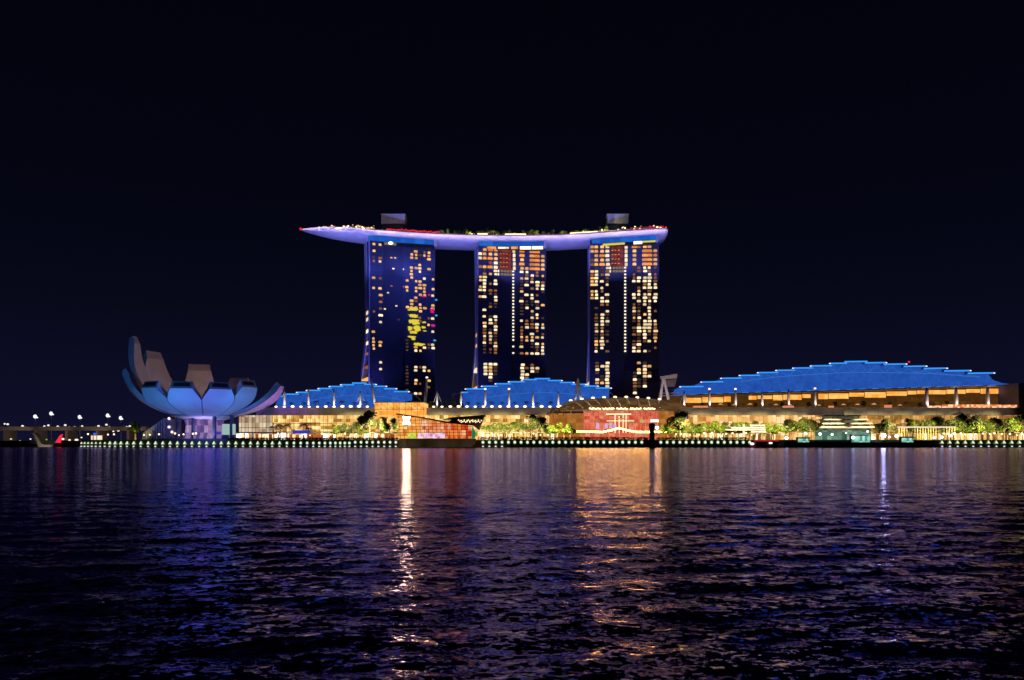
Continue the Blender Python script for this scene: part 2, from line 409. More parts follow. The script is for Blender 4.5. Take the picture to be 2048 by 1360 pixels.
def tower(label, pxc, Yc, rot, W, D, kind):
    root = thing('hotel_tower', label, 'tower', (X(pxc, Yc), Yc, QZ), R(rot), 'three hotel towers under the sky park')
    zt = 190.5 - QZ
    ul = -W / 2
    zs = [0, 8, 16, 24, 32, 40, 48, 56, 64, 72, 80, 88, 96, 104, 118, 134, 150, 166, zt]
    def slab(v0, v1):
        mb = MB(); vs = []
        for z in zs:
            a = v0(z + QZ); b = v1(z + QZ)
            vs += [(ul, a, z), (ul + W, a, z), (ul + W, b, z), (ul, b, z)]
        fs = []
        for i in range(len(zs) - 1):
            for k in range(4): fs.append((4 * i + k, 4 * i + (k + 1) % 4, 4 * i + 4 + (k + 1) % 4, 4 * i + 4 + k))
        fs += [(3, 2, 1, 0), tuple(4 * (len(zs) - 1) + k for k in range(4))]
        return mb.add(vs, fs)
    build('front_slab', slab(lambda z: 0.0, lambda z: 8.0), M['glass'], root, world=False)
    build('rear_slab', slab(lambda z: vback(z) - 8.6, vback), M['glass'], root, world=False)
    # cladding fins down the left end of each slab
    for v0, v1 in ((lambda z: -0.5, lambda z: 2.2), (lambda z: vback(z) - 9, lambda z: vback(z) + 0.4)):
        mb = MB(); vs = []
        for z in zs:
            a, b = v0(z + QZ), v1(z + QZ)
            vs += [(ul - 0.9, a, z), (ul - 0.05, a, z), (ul - 0.05, b, z), (ul - 0.9, b, z)]
        fs = [(4 * i + k, 4 * i + (k + 1) % 4, 4 * i + 4 + (k + 1) % 4, 4 * i + 4 + k) for i in range(len(zs) - 1) for k in range(4)]
        fs += [(3, 2, 1, 0), tuple(4 * (len(zs) - 1) + k for k in range(4))]
        build('end_fin', mb.add(vs, fs), M['end'], root, world=False)
    # floor ledges and mullions over the front
    mb = MB(); z = 8.0; mb2 = MB()
    core0, core1 = (0.20, 0.50) if kind == 1 else (0.30, 0.49)
    while z < zt - 6:
        mb.box(ul + 0.1, ul + W * core0, -0.22, 0.02, z - 0.25, z + 0.1)
        mb2.box(ul + W * core1, ul + W - 0.1, -0.22, 0.02, z - 0.25, z + 0.1); z += PITCH
    build('floor_ledge', mb, M['ledge'], root, world=False); build('floor_ledge', mb2, M['ledge'], root, world=False)
    mb = MB(); u = 0.02
    while u < 0.99:
        if not core0 < u < core1: mb.box(ul + W * u - 0.12, ul + W * u + 0.12, -0.3, -0.222, 4, zt - 6)
        u += 0.0362
    build('mullion', mb, M['core'], root, world=False)
    build('core_panel', MB().box(ul + W * core0 + 0.2, ul + W * core1 - 0.2, -0.55, -0.05, 2, zt - 3), M['core'], root, world=False)
    # lit windows
    wins = []
    def put(ch, u, zc, wd, ht): wins.append((ch, ul + W * u, zc - QZ, wd, ht))
    z0 = 181.4 if kind == 1 else 164.6
    for ci, cs in enumerate(D['cols']):
        for k, ch in enumerate(cs):
            if ch != '.':
                kk = k - 1 if kind == 1 else k
                wd = 3.0 if kind == 1 and ci > 1 else (3.5 if ch in 'WQ' else 3.2)
                put(ch, D['c'][ci], z0 - PITCH * kk, wd + random.uniform(-1.2, 0.5), 2.05 if ch != 'd' else 1.7)
    if kind != 1:
        for ci, cs in enumerate(D['top']):
            for k, ch in enumerate(cs):
                if ch != '.': put(ch, D['c'][ci] + (0.006 if ci in (3, 4) else 0), 184.2 - 4.05 * k, 5.0 if ci in (2, 4, 6, 7) and ch == 'Q' else 3.3, 2.5)
        for ci, cs in enumerate(D['base']):
            for k, ch in enumerate(cs):
                if ch != '.': put(ch, D['c'][ci] + (0.012 if ci in (1, 4) else 0), 76.8 - PITCH * k, 3.4, 2.2)
        for k in range(5):
            for q in range(4):
                put('r', 0.325 + 0.045 * q, 184.0 - 4.05 * k, 2.7, 3.5)
                if q < 3: put('O' if kind == 3 else 'Q', 0.325 + 0.045 * q, 184.9 - 4.05 * k, 1.6, 0.8)
            put('W', 0.523, 184.0 - 4.05 * k, 2.6, 3.3)
        for k in range(2):
            put('W', 0.30, 164.6 - PITCH * k, 2.4, 2.2)
            for q in range(4): put('tanpane', 0.345 + 0.044 * q, 164.6 - PITCH * k, 2.5, 2.2)
    else:
        for px, py, ch in ((782, 515.6, 'O'), (790, 516, 'W'), (787, 537.5, 'W'), (806, 538.5, 'W'), (782.6, 572, 'o'), (806, 573, 'o'),
                           (776, 585.6, 'W'), (766, 598, 'd'), (792.6, 612, 'W'), (770, 618, 'W'), (797, 639.5, 'd')):
            u, zz = facade_uv(px, py, root, W)
            put(ch, u, zz, 2.2, 1.3)
    # the brightest hundred are windows of their own, the rest one part
    order = sorted(range(len(wins)), key=lambda i: ({'W': 0, 'Q': 1, 'O': 2}.get(wins[i][0], 3), i))
    rest = {}
    for j, i in enumerate(order):
        ch, u, zc, wd, ht = wins[i]
        if ch == 'tanpane' or j >= 100:
            mb = rest.setdefault(ch, MB())
            a, h = wd / 2, ht / 2
            mb.prism([(u - a, zc - h), (u + a, zc - h), (u + a, zc + h * 0.6), (u + a * 0.6, zc + h), (u - a * 0.6, zc + h), (u - a, zc + h * 0.6)], -0.62 if core0 < (u - ul) / W < core1 else -0.36, 0.3)
            continue
        o = bpy.data.objects.new('window', pane_mesh(ch, round(wd * 2) / 2, ht)); col.objects.link(o)
        o.parent = root; o.location = (u + random.uniform(-0.35, 0.35), -0.34 if core0 < (u - ul) / W < core1 else -0.08, zc)
    mb = MB(); mats = []
    fm = []
    for ch, r_ in rest.items():
        n0 = len(mb.f); mb.add(r_.v, r_.f); mats.append(M[ch]); fm += [len(mats) - 1] * (len(mb.f) - n0)
    if mb.v:
        o = build('window_array', mb, None, root, world=False)
        for m_ in mats: o.data.materials.append(m_)
        o.data.polygons.foreach_set('material_index', fm)
        o['kind'] = 'stuff'
    # column of small lamps beside the core
    if kind != 1:
        mb = MB()
        for k in range(26):
            if kind == 2 and k in (22, 24): continue
            mb.ball((ul + W * 0.509, -0.8, 164.6 - PITCH * k - QZ), 0.85, 1.25, 0.5, 0.95, 8, 5)
        build('lamp_column', mb, M['bead'], root, world=False)
    # lit landings and rooms seen in the split left end
    ends = {1: [(116, 3, 'W'), (110, 3, 'W'), (99, 4, 'W'), (88, 5, 'W'), (80, 7, 'o'), (68, 9, 'o'), (57, 11, 'O'), (31, 14, 'W'), (19, 20, 'O'), (10, 24, 'W')],
            2: [(98, 4, 'O'), (88, 5, 'O'), (66, 9, 'W'), (50, 13, 'O'), (46, 14, 'W'), (38, 18, 'o'), (32, 21, 'W')],
            3: [(52, 10, 'W'), (47, 12, 'O')]}[kind]
    for z, v, ch in ends:
        ve = vback(z + QZ) - 8.6
        if z < 85 and ve > 9.5:
            build('landing', MB().box(ul - 0.6, ul + 5, 8.1, ve - 0.1, z, z + (1.4 if ch in 'oO' else 3.2)), M[ch], root, world=False)
        else:
            build('landing', MB().box(ul - 1.15, ul - 0.95, 3, 3 + 9, z, z + 3.0), M[ch], root, world=False)
    return root

def facade_uv(px, py, root, W):
    rz = root.rotation_euler.z
    c = Vector(root.location); n = Vector((sin(rz), -cos(rz), 0)); ua = Vector((cos(rz), sin(rz), 0))
    o = Vector((0, 0, CZ)); d = Vector(((px - CX) / FPX, 1, (HY - py) / FPX))
    t = (c - o).dot(n) / d.dot(n)
    p = o + d * t
    return (p - c).dot(ua) / W + 0.5, p.z

t1 = tower('leftmost hotel tower with painted yellow reflections on its glass', 806, 703, 22, 61.5, T1, 1)
t2 = tower('middle hotel tower with a column of lamps left of its right windows', 1025, 716, 10, 65, T2, 2)
t3 = tower('rightmost hotel tower with the most lit windows, beside the billboard frame', 1249, 701, -2, 63.5, T3, 3)

# city-light reflections on the left tower's glass, put in as glowing patches
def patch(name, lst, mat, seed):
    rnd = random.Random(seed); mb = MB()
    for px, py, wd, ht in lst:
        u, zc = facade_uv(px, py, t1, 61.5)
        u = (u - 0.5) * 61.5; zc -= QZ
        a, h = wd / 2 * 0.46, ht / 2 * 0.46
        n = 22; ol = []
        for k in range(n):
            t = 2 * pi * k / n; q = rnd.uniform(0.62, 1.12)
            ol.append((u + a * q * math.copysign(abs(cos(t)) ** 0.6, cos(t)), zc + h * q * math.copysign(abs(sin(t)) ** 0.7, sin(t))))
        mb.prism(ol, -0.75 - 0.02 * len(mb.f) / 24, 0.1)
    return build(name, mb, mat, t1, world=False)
patch('painted_reflection', [(827, 618, 24, 7), (818, 620, 7, 3), (827, 632, 22, 8), (829, 643.5, 23, 12), (848, 645, 10, 4), (820, 657, 12, 9), (834, 657, 16, 12), (826, 665, 16, 6),
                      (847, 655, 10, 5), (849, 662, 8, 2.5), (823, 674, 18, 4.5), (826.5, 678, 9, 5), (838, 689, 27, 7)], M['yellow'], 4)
patch('painted_reflection', [(864, 622, 9, 12), (866, 651, 10, 6), (847, 593, 15, 3), (858, 590, 5, 4)], M['magenta'], 5)
patch('painted_reflection', [(872, 600, 5, 4), (872, 631, 5, 4), (869, 681, 7, 4)], M['cyan'], 6)

# ------------------------------------------------------------------ sky park
rim = [(600, 684), (640, 684.5), (690, 686.5), (735, 690), (805, 698), (870, 705), (935, 709), (1000, 711), (1060, 711), (1120, 709), (1180, 703), (1250, 695), (1300, 690.5), (1336, 687.5)]
def rim_at(px):
    return float(np.interp(px, [p for p, _ in rim], [y for _, y in rim]))
park = thing('sky_park', 'long white boat shaped sky park spanning the tops of three towers', 'sky park', (0, 715, 186))
def make_hull():
    mb = MB(); n = 100; m = 16
    rings = []
    for i in range(n + 1):
        px = 600 + 736 * (i / n) ** 1.0
        Yf = rim_at(px); s = (px - 600) / 150.0
        if s < 1: f = max(0.02, 1 - (1 - s) ** 2.7)
        else: f = 1.0
        e = (1336 - px) / 14.0
        if e < 1: f *= 0.86 + 0.14 * math.sqrt(max(0, 1 - (1 - e) ** 2))
        hw = 19.5 * (0.12 + 0.88 * f) if s < 1 else 19.5
        dp = 5.6 * (0.08 + 0.92 * f)
        zt = 197.0
        x = X(px, Yf); yc = Yf + 19.5 * (1 if s >= 1 else (0.35 + 0.65 * s))
        ring = [(x, yc - hw, zt), (x, yc - hw, zt - 1.6 * (0.3 + 0.7 * f))]
        for k in range(1, m):
            t = pi * k / m
            ring.append((x, yc - hw * cos(t), zt - 1.6 * (0.3 + 0.7 * f) - dp * sin(t) ** 0.8))
        ring += [(x, yc + hw, zt - 1.6 * (0.3 + 0.7 * f)), (x, yc + hw, zt)]
        rings.append(ring)
    c = len(rings[0]); vs = [p for r_ in rings for p in r_]
    fs = [(i * c + k, (i + 1) * c + k, (i + 1) * c + (k + 1) % c, i * c + (k + 1) % c) for i in range(n) for k in range(c)]
    fs += [tuple(range(c)), tuple(range((n + 1) * c - 1, n * c - 1, -1))]
    mb.add(vs, fs)
    o = build('hull', mb, M['hull'], park, smooth=True)
    return o
make_hull()
def pkbox(mb, px0, px1, dy0, dy1, z0, z1, steps=8):
    for i in range(steps):
        a = px0 + (px1 - px0) * i / steps; b = px0 + (px1 - px0) * (i + 1) / steps
        ya, yb = rim_at(a), rim_at(b)
        mb.add([(X(a, ya), ya + dy0, z0), (X(b, yb), yb + dy0, z0), (X(b, yb), yb + dy1, z0), (X(a, ya), ya + dy1, z0),
                (X(a, ya), ya + dy0, z1), (X(b, yb), yb + dy0, z1), (X(b, yb), yb + dy1, z1), (X(a, ya), ya + dy1, z1)],
               [(0, 3, 2, 1), (4, 5, 6, 7), (0, 1, 5, 4), (1, 2, 6, 5), (2, 3, 7, 6), (3, 0, 4, 7)])
    return mb
for a, b in ((737, 868), (958, 1088), (1178, 1313)):
    build('crown_band', pkbox(MB(), a, b, -0.5, 6, 187.5, 191.4, 10), M['bluebox'], park)
    build('crown_band_end', pkbox(MB(), b + 0.2, b + 4.5, -0.6, 6, 186.2, 191.6, 1), M['hull'], park)
    build('soffit', pkbox(MB(), a, b, 2.2, 8, 184.4, 187.45, 10), M['dark'], park)
for a, b, z0, z1, mat in ((958, 992, 185.2, 187.2, 'Q'), (996, 1018, 185.3, 187.0, 'W'), (1022, 1036, 185.0, 187.3, 'Q'), (1040, 1062, 184.8, 187.4, 'warm'), (1064, 1086, 184.8, 187.4, 'warm'),
                          (1206, 1250, 185.2, 187.0, 'yellow'), (1268, 1285, 185.0, 187.4, 'warm'), (1286, 1312, 186.0, 187.4, 'yellow'), (768, 792, 184.6, 186.9, 'tanpane')):
    build('lobby_window', pkbox(MB(), a, b, 1.6, 2.1, z0, z1, 3), M[mat], park)
build('lobby_lamp', MB().ball((X(781, rim_at(781)), rim_at(781) + 1.2, 186.3), 1.7, 1.3, 0.4, 0.8), M['white'], park)
build('parapet', pkbox(MB(), 740, 1334, 1.0, 1.5, 197.02, 198.3, 30), M['dark'], park)
for a, b in ((763, 810), (1215, 1257)):
    Yb = rim_at((a + b) / 2) + 14
    build('plinth', MB().box(X(a, Yb) + 0.6, X(b, Yb) - 0.6, Yb + 0.6, Yb + 13, 197.1, Z(447, Yb) - 0.01), M['dark'], park)
    mb = MB().box(X(a, Yb), X(b, Yb), Yb, Yb + 14, Z(447, Yb), Z(429, Yb))
    bx = build('machine_room', mb, M['steel'], park)
    build('coping', MB().box(X(a, Yb) - 0.4, X(b, Yb) + 0.4, Yb - 0.4, Yb + 14.4, Z(429, Yb) + 0.02, Z(429, Yb) + 0.6), M['steel'], bx)
# restaurants, bars and their lamps along the deck
build('deck_pavilion', pkbox(MB(), 690, 745, 8, 14, 197.1, 201.2, 3), M['tan'], park)
build('deck_pavilion', pkbox(MB(), 770, 880, 6, 11, 197.1, 199.6, 6), M['dark'], park)
build('deck_pavilion', pkbox(MB(), 1195, 1262, 8, 13, 197.1, 200.6, 4), M['steel'], park)
build('deck_pavilion', pkbox(MB(), 1262, 1330, 6, 16, 197.1, 201.6, 4), M['redpaint'], park)
mb = MB()
for q in range(26):
    px = 775 + q * 4.1; Yq = rim_at(px) + 5
    mb.ball((X(px, Yq), Yq, 200.0 + random.uniform(-0.4, 0.7)), 0.8, 1.2, 1, 0.8, 6, 4)
for q in range(6):
    px = 1300 + q * 6.4; Yq = rim_at(px) + 4
    mb.ball((X(px, Yq), Yq, 201.2 - q * 0.3), 0.7, 1.2, 1, 0.8, 6, 4)
build('red_light_string', mb, M['red'], park)
build('bow_light', MB().ball((X(602, 684), 683.5, 195.6), 1.2), M['red'], park)
rnd = random.Random(11)
dl = []
for q in range(92):
    px = rnd.uniform(636, 765) if q < 44 else rnd.choice([rnd.uniform(880, 1200), rnd.uniform(1200, 1330)])
    dl.append((px, rnd.uniform(198.6, 201.6) if q < 44 or px > 1200 else rnd.uniform(197.8, 199.0), rnd.choice(['W', 'O', 'Q', 'warm'])))
for px, z, ch in dl:
    Yq = rim_at(px) + (3 if px > 700 else 8)
    o = build('deck_lamp', MB().ball((X(px, Yq), Yq, z), rnd.uniform(0.5, 0.95), 1.1, 1, 0.8, 6, 4), M[ch], park)
for a, b, z in ((1010, 1052, 199.1), (1140, 1195, 198.9), (955, 975, 199.1)): build('deck_light_strip', pkbox(MB(), a, b, 0.6, 0.9, 198.2, z, 3), M['warm'], park)

# ------------------------------------------------------------------ trees
def leaf_cloud(rnd, n, rx, ry, rz, cz, ls, lumps=9):
    mb = MB(); cs = []
    for i in range(lumps):
        t = rnd.uniform(0, 2 * pi); q = rnd.uniform(0.25, 0.85)
        cs.append((rx * q * cos(t), ry * q * sin(t), cz + rz * rnd.uniform(-0.7, 0.8), rnd.uniform(0.3, 0.52)))
    for i in range(n):
        cx, cy, cz_, r_ = rnd.choice(cs)
        d = Vector((rnd.gauss(0, 1), rnd.gauss(0, 1), rnd.gauss(0, 1))).normalized() * (rnd.random() ** 0.4)
        p = Vector((cx + d.x * r_ * rx, cy + d.y * r_ * ry, cz_ + d.z * r_ * rz))
        a = Vector((rnd.gauss(0, 1), rnd.gauss(0, 1), rnd.gauss(0, 0.6))).normalized(); b = a.orthogonal().normalized()
        s = ls * rnd.uniform(0.6, 1.3)
        mb.add([p - a * s, p + b * s * 0.5, p + a * s, p - b * s * 0.5], [(0, 1, 2, 3)])
    return mb
def proto_tree(name, label, seed, mat, h=12.0, spread=4.6, n=900):
    rnd = random.Random(seed)
    t = thing(name, label, 'tree', (0, -400, QZ))
    mb = MB(); hz = h * 0.5
    mb.tube([(0, 0, -0.2), (0.15, 0.1, hz * 0.5), (0.05, 0, hz)], [0.42, 0.3, 0.22])
    for k in range(5):
        a = 2 * pi * k / 5 + rnd.uniform(-0.4, 0.4)
        mb.tube([(0.05, 0, hz * 0.85), (spread * 0.3 * cos(a), spread * 0.3 * sin(a), hz * 1.15), (spread * 0.6 * cos(a), spread * 0.6 * sin(a), hz * 1.4)], [0.18, 0.12, 0.05], 6)
    tr = build('trunk', mb, M['trunk'], t, world=False)
    cr = build('crown', leaf_cloud(rnd, n, spread, spread, h * 0.3, h * 0.7, 0.7), mat, t, world=False)
    PROTO[t.name] = [tr, cr]
    return t
def proto_palm(name, label, seed, h=9.0, fl=3.4, n=15):
    rnd = random.Random(seed)
    t = thing(name, label, 'palm tree', (0, -400, QZ))
    tr = build('trunk', MB().tube([(0, 0, -0.2), (0.2, 0, h * 0.4), (0.1, 0.1, h * 0.8)], [0.32, 0.22, 0.18]), M['trunk'], t, world=False)
    mb = MB()
    for k in range(n):
        a = 2 * pi * k / n * 1.618 + rnd.uniform(-0.2, 0.2); up = rnd.uniform(0.1, 0.95)
        pts = []
        for i in range(8):
            s = i / 7
            rr = fl * s * (1 - 0.25 * up * s); zz = h * 0.8 + fl * (up * s * 1.1 - 0.95 * s * s)
            pts.append(Vector((rr * cos(a), rr * sin(a), zz)))
        side = Vector((-sin(a), cos(a), 0))
        for i in range(1, 7):
            for sg in (-1, 1):
                ln = fl * 0.34 * (1 - abs(i / 7 - 0.45)) * rnd.uniform(0.8, 1.15)
                tip = pts[i] + side * sg * ln * 0.8 + (pts[i + 1] - pts[i]) * 0.9 + Vector((0, 0, -ln * 0.45))
                mb.add([pts[i], pts[i] + (pts[i + 1] - pts[i]) * 0.55, tip], [(0, 1, 2)])
        mb.tube(pts, [0.06] * 7 + [0.02], 4)
    cr = build('crown', mb, M['palm'], t, world=False)
    PROTO[t.name] = [tr, cr]
    return t
broad = [proto_tree('shade_tree', 'x', 1, M['leaf'], 12, 4.4), proto_tree('shade_tree', 'x', 2, M['leaf'], 11, 5.0), proto_tree('shade_tree', 'x', 3, M['shade'], 13, 5.2)]
palms = [proto_palm('palm_tree', 'x', 5), proto_palm('palm_tree', 'x', 6, 10, 3.8, 17)]
dwarf = [proto_palm('palm_tree', 'x', 7, 6.5, 2.6, 13), proto_tree('shade_tree', 'x', 8, M['leaf'], 6.0, 2.0, 320)]
used = set()
def plant(proto, x, y, z, s, label, group=None, rz=None):
    rz = random.uniform(0, 6.28) if rz is None else rz
    if proto.name not in used:
        used.add(proto.name)
        proto.location = (x, y, z); proto.rotation_euler = (0, 0, rz); proto.scale = (s, s, s) if not hasattr(s, '__len__') else s
        proto['label'] = label
        if group: proto['group'] = group
        return proto
    o = dup(proto, (x, y, z), rz, s, label, group)
    if not group and 'group' in o.keys(): del o['group']
    return o
# roof garden trees on the sky park
rnd = random.Random(21)
for q in range(30):
    px = 886 + q * 11.2 + rnd.uniform(-4, 4)
    Yq = rim_at(px) + rnd.uniform(4, 9)
    plant(dwarf[1] if q % 3 else dwarf[0], X(px, Yq), Yq, 197.0, rnd.uniform(0.75, 1.25), 'small roof garden tree on the sky park between its two machine rooms', 'roof garden trees on the sky park')

# ------------------------------------------------------------------ lotus shaped museum
MC = Vector((X(409, 530), 530, Z(838, 530)))
mus = thing('lotus_museum', 'lotus flower shaped museum with tall petals lit blue by the water', 'museum', (MC.x, MC.y, QZ))
FACE = 22.0                                          # the museum's front looks this far round towards the viewer
def petal(phi, H, Rr, tmax, wtip=15.0, wmid=24.0, lip=5.0, ha=17.0):
    phi += FACE
    mb = MB(); n = 22
    ax = Vector((sin(R(phi)), -cos(R(phi)), 0)); tg = Vector((cos(R(phi)), sin(R(phi)), 0))
    up = Vector((0, 0, 1))
    rows = []
    for i in range(n + 1):
        t = R(tmax) * (0.10 + 0.90 * i / n)
        r_ = Rr * sin(t); z = H * (1 - cos(t))
        nr = Vector((-sin(t) / Rr, cos(t) / H)); nr.normalize()
        th = 1.2 + 3.2 * (i / n) ** 1.2
        s = i / n
        wnat = 2 * r_ * math.tan(R(ha))
        k = max(0.0, (s - 0.70) / 0.30)
        wd = min(wnat, wmid) * (1 - k) + wtip * k if s > 0.70 else min(wnat, wmid)
        O = MC + ax * r_ + up * z
        I = MC + ax * (r_ + nr.x * th) + up * (z + nr.y * th)
        if i == n: I = MC + ax * (r_ - 2.2) + up * (z + lip)
        rows.append([O - tg * wd / 2, O + tg * wd / 2, I + tg * wd * 0.46, I - tg * wd * 0.46])
    vs = [p for r_ in rows for p in r_]
    fs = [(4 * i + k, 4 * i + (k + 1) % 4, 4 * i + 4 + (k + 1) % 4, 4 * i + 4 + k) for i in range(n) for k in range(4)]
    fs += [(3, 2, 1, 0), (4 * n, 4 * n + 1, 4 * n + 2, 4 * n + 3)]
    o = build('petal', mb.add(vs, fs), M['hull'], mus)
    for k in (0, 1):
        build('edge_shade_line', MB().tube([r_[k] * 1.0 + ax * 0.05 for r_ in rows[3:]], 0.15, 5), M['darkblue'], o)  # dark tubes put in for the shade between neighbouring petals
    # inset skylight in the cut end
    a, b, c, d = rows[-1]
    nrm = (b - a).cross(d - a).normalized()
    if nrm.dot(ax) < 0: nrm = -nrm
    cen = (a + b + c + d) / 4
    q = [a, b, c, d]
    q = [cen + (p - cen).project(tg) * 0.74 + ((p - cen) - (p - cen).project(tg)) * 0.46 for p in q]
    f = [p + nrm * 0.12 for p in q]; g_ = [p - nrm * 0.4 for p in q]
    build('skylight', MB().add(f + g_, [(0, 1, 2, 3), (7, 6, 5, 4), (0, 4, 5, 1), (1, 5, 6, 2), (2, 6, 7, 3), (3, 7, 4, 0)]), M['core'], o)
    return o
petal(-86, 33, 51.5, 86, 8, 16, 2.5)
petal(-46, 26, 48, 74, 13.5, 22, 4.4, 15.5)
petal(-17, 25, 49, 74, 14.2, 23, 4.6, 15.2)
petal(12, 25, 49, 74, 14, 23, 4.6, 14.6)
petal(36, 27.5, 49, 75, 12.5, 21, 5, 12.0)
petal(72, 28, 54, 80, 13, 26, 2.5, 19)
petal(146, 33, 46, 84, 16, 22, 3)
petal(185, 42, 44, 86, 16, 24, 3)
petal(-134, 48, 50, 88, 14, 27, 3)
petal(-112, 53, 51, 93, 7, 18, 2)
mb = MB().lathe((MC.x, MC.y, MC.z - 0.6), [(2, 0), (14, 0.1), (22, 2.6), (12, 4), (1, 4.4)], 32)
build('bowl_base', mb, M['hull'], mus, smooth=True)
for dx, dy in ((-14.5, -10), (-1.5, -15), (12.5, -14), (22.5, -9), (-22, -2), (20, 8), (-6, 10), (8, 12)):
    build('column', MB().tube([(MC.x + dx, MC.y + dy, QZ - 0.2), (MC.x + dx, MC.y + dy, MC.z + 2.4)], [1.25, 1.25], 12), M['darkblue'], mus)
atr = lit_glass('atrium_glass', [(0.0, (40, 30, 84)), (0.45, (96, 74, 140)), (0.75, (150, 124, 178)), (1.0, (214, 196, 220))], (2.2, 50, 5), 0.9, 2)
mb = MB()
mb.lathe((MC.x, MC.y, QZ), [(15, 0), (12.5, 5), (12, 10), (13, MC.z - QZ - 0.7)], 28)
build('atrium', mb, atr, mus)
build('podium', MB().lathe((MC.x, MC.y, QZ - 0.05), [(29.5, 0), (29.4, 0.9), (1, 0.95)], 40), M['pave'], mus)
# sloping glass entrance hall left of the museum
hall = thing('entrance_hall', 'low sloping glass entrance hall left of the lotus museum', 'building', (X(312, 524), 524, QZ))
mb = MB().prism([(X(284, 520), QZ), (X(345, 520), QZ), (X(345, 520), Z(838, 520)), (X(328, 520), Z(836, 520)), (X(286, 520), Z(866, 520))], 520, 14)
build('wall', mb, paint('hall_glass', (0.16, 0.16, 0.26), 0.3), hall)
mb = MB()
for k in range(9):
    s = k / 8; px = 288 + 40 * s; mb.tube([(X(px, 519.8), 519.8, QZ), (X(px, 519.8), 519.8, Z(866 - 30 * s, 520))], 0.12, 5)
build('mullion', mb, M['steel'], hall)
for px, py in ((338, 837), (338, 854), (344, 864)): build('lamp', MB().ball((X(px, 519), 519, Z(py, 519)), 0.9), M['pinklamp'], hall)

# ------------------------------------------------------------------ shopping halls behind the promenade
gold_l = lit_glass('gold_glass', [(0.0, (70, 44, 14)), (0.32, (158, 110, 44)), (0.55, (216, 166, 88)), (0.75, (246, 212, 140)), (1.0, (255, 248, 206))], (3.1, 80, 2.6), 1.4, 1, 0.35)
cream = lit_glass('cream_glass', [(0.0, (110, 84, 62)), (0.35, (182, 150, 118)), (0.7, (226, 204, 170)), (1.0, (255, 246, 226))], (2.6, 80, 4.2), 0.95, 4, 0.3)
amber = lit_glass('amber_glass', [(0.0, (196, 116, 36)), (0.4, (226, 146, 58)), (0.7, (242, 176, 92)), (1.0, (252, 206, 132))], (5.0, 80, 3.0), 1.4, 6, 0.6)
peach = lit_glass('peach_glass', [(0.0, (120, 76, 30)), (0.35, (206, 142, 72)), (0.65, (242, 192, 122)), (1.0, (255, 232, 196))], (3.2, 80, 3.4), 1.35, 8, 0.35)
shopm = lit_glass('shopfront_glass', [(0.0, (60, 30, 18)), (0.3, (150, 78, 40)), (0.45, (238, 190, 130)), (0.7, (255, 242, 222)), (1.0, (255, 255, 250))], (2.4, 80, 9), 1.8, 12, 0.2)
shopm2 = lit_glass('shopfront_glass_dim', [(0.0, (40, 28, 18)), (0.4, (120, 80, 42)), (0.6, (220, 172, 104)), (0.85, (255, 236, 200)), (1.0, (255, 255, 250))], (1.9, 80, 9), 1.8, 15, 0.3)
TY, TZ0, TZ1 = 550.0, Z(830, 550), Z(816.5, 550)

def step_canopy(root, bays, basez, yf, wall_depth, base_line=None):
    """stepped blue canopy: every bay a louvre with its light strip over one glowing wall"""
    ol = []
    for x0, x1, z in bays: ol += [(x0, z), (x1, z)]
    lo = base_line or [(bays[-1][1], basez), (bays[0][0], basez)]
    build('glass_wall', MB().prism(lo[::-1] + ol[::1] if False else ol + lo, yf, wall_depth), M['bluewall'], root)
    g = yf if callable(yf) else (lambda x: yf)
    pk = max(range(len(bays)), key=lambda i: bays[i][2])
    for i, (x0, x1, z) in enumerate(bays):
        a, b = x0 - 0.9, x1 + 0.9
        zz = z + 0.012 * (i % 2)
        lv = build('roof_louvre', MB().prism([(a, zz + 0.03), (b, zz + 0.03), (b, zz + 0.75), (a, zz + 0.75)], lambda x: g(x) - 5, 34), M['roof'], root)
        build('light_strip', MB().prism([(a, zz + 0.05), (b, zz + 0.05), (b, zz + 1.15), (a, zz + 1.15)], lambda x: g(x) - 5.3, 0.27), M['blueled'], lv)
        ex = a if i < pk else b
        if i != pk: build('step_lamp', MB().ball((ex, g(ex) - 5.6, zz + 0.5), 0.5, 1.5, 1, 0.75, 8, 5), M['pinklamp'], lv)
def truss(root, xs, zf, zt, yf, r_=0.13):
    g = yf if callable(yf) else (lambda x: yf)
    mb = MB(); mb.tube([(x, g(x) - 0.6, zf(x)) for x in xs], r_, 5)
    build('truss_chord', mb, M['bluetruss'], root)
    mb = MB()
    for i in range(len(xs) - 1):
        x0, x1 = xs[i], xs[i + 1]; xm = (x0 + x1) / 2
        mb.tube([(x0, g(x0) - 0.6, zf(x0)), (xm, g(xm) - 0.6, zt(xm) - 0.2), (x1, g(x1) - 0.6, zf(x1))], r_ * 0.6, 4)
    build('truss_web', mb, M['bluetruss'], root)

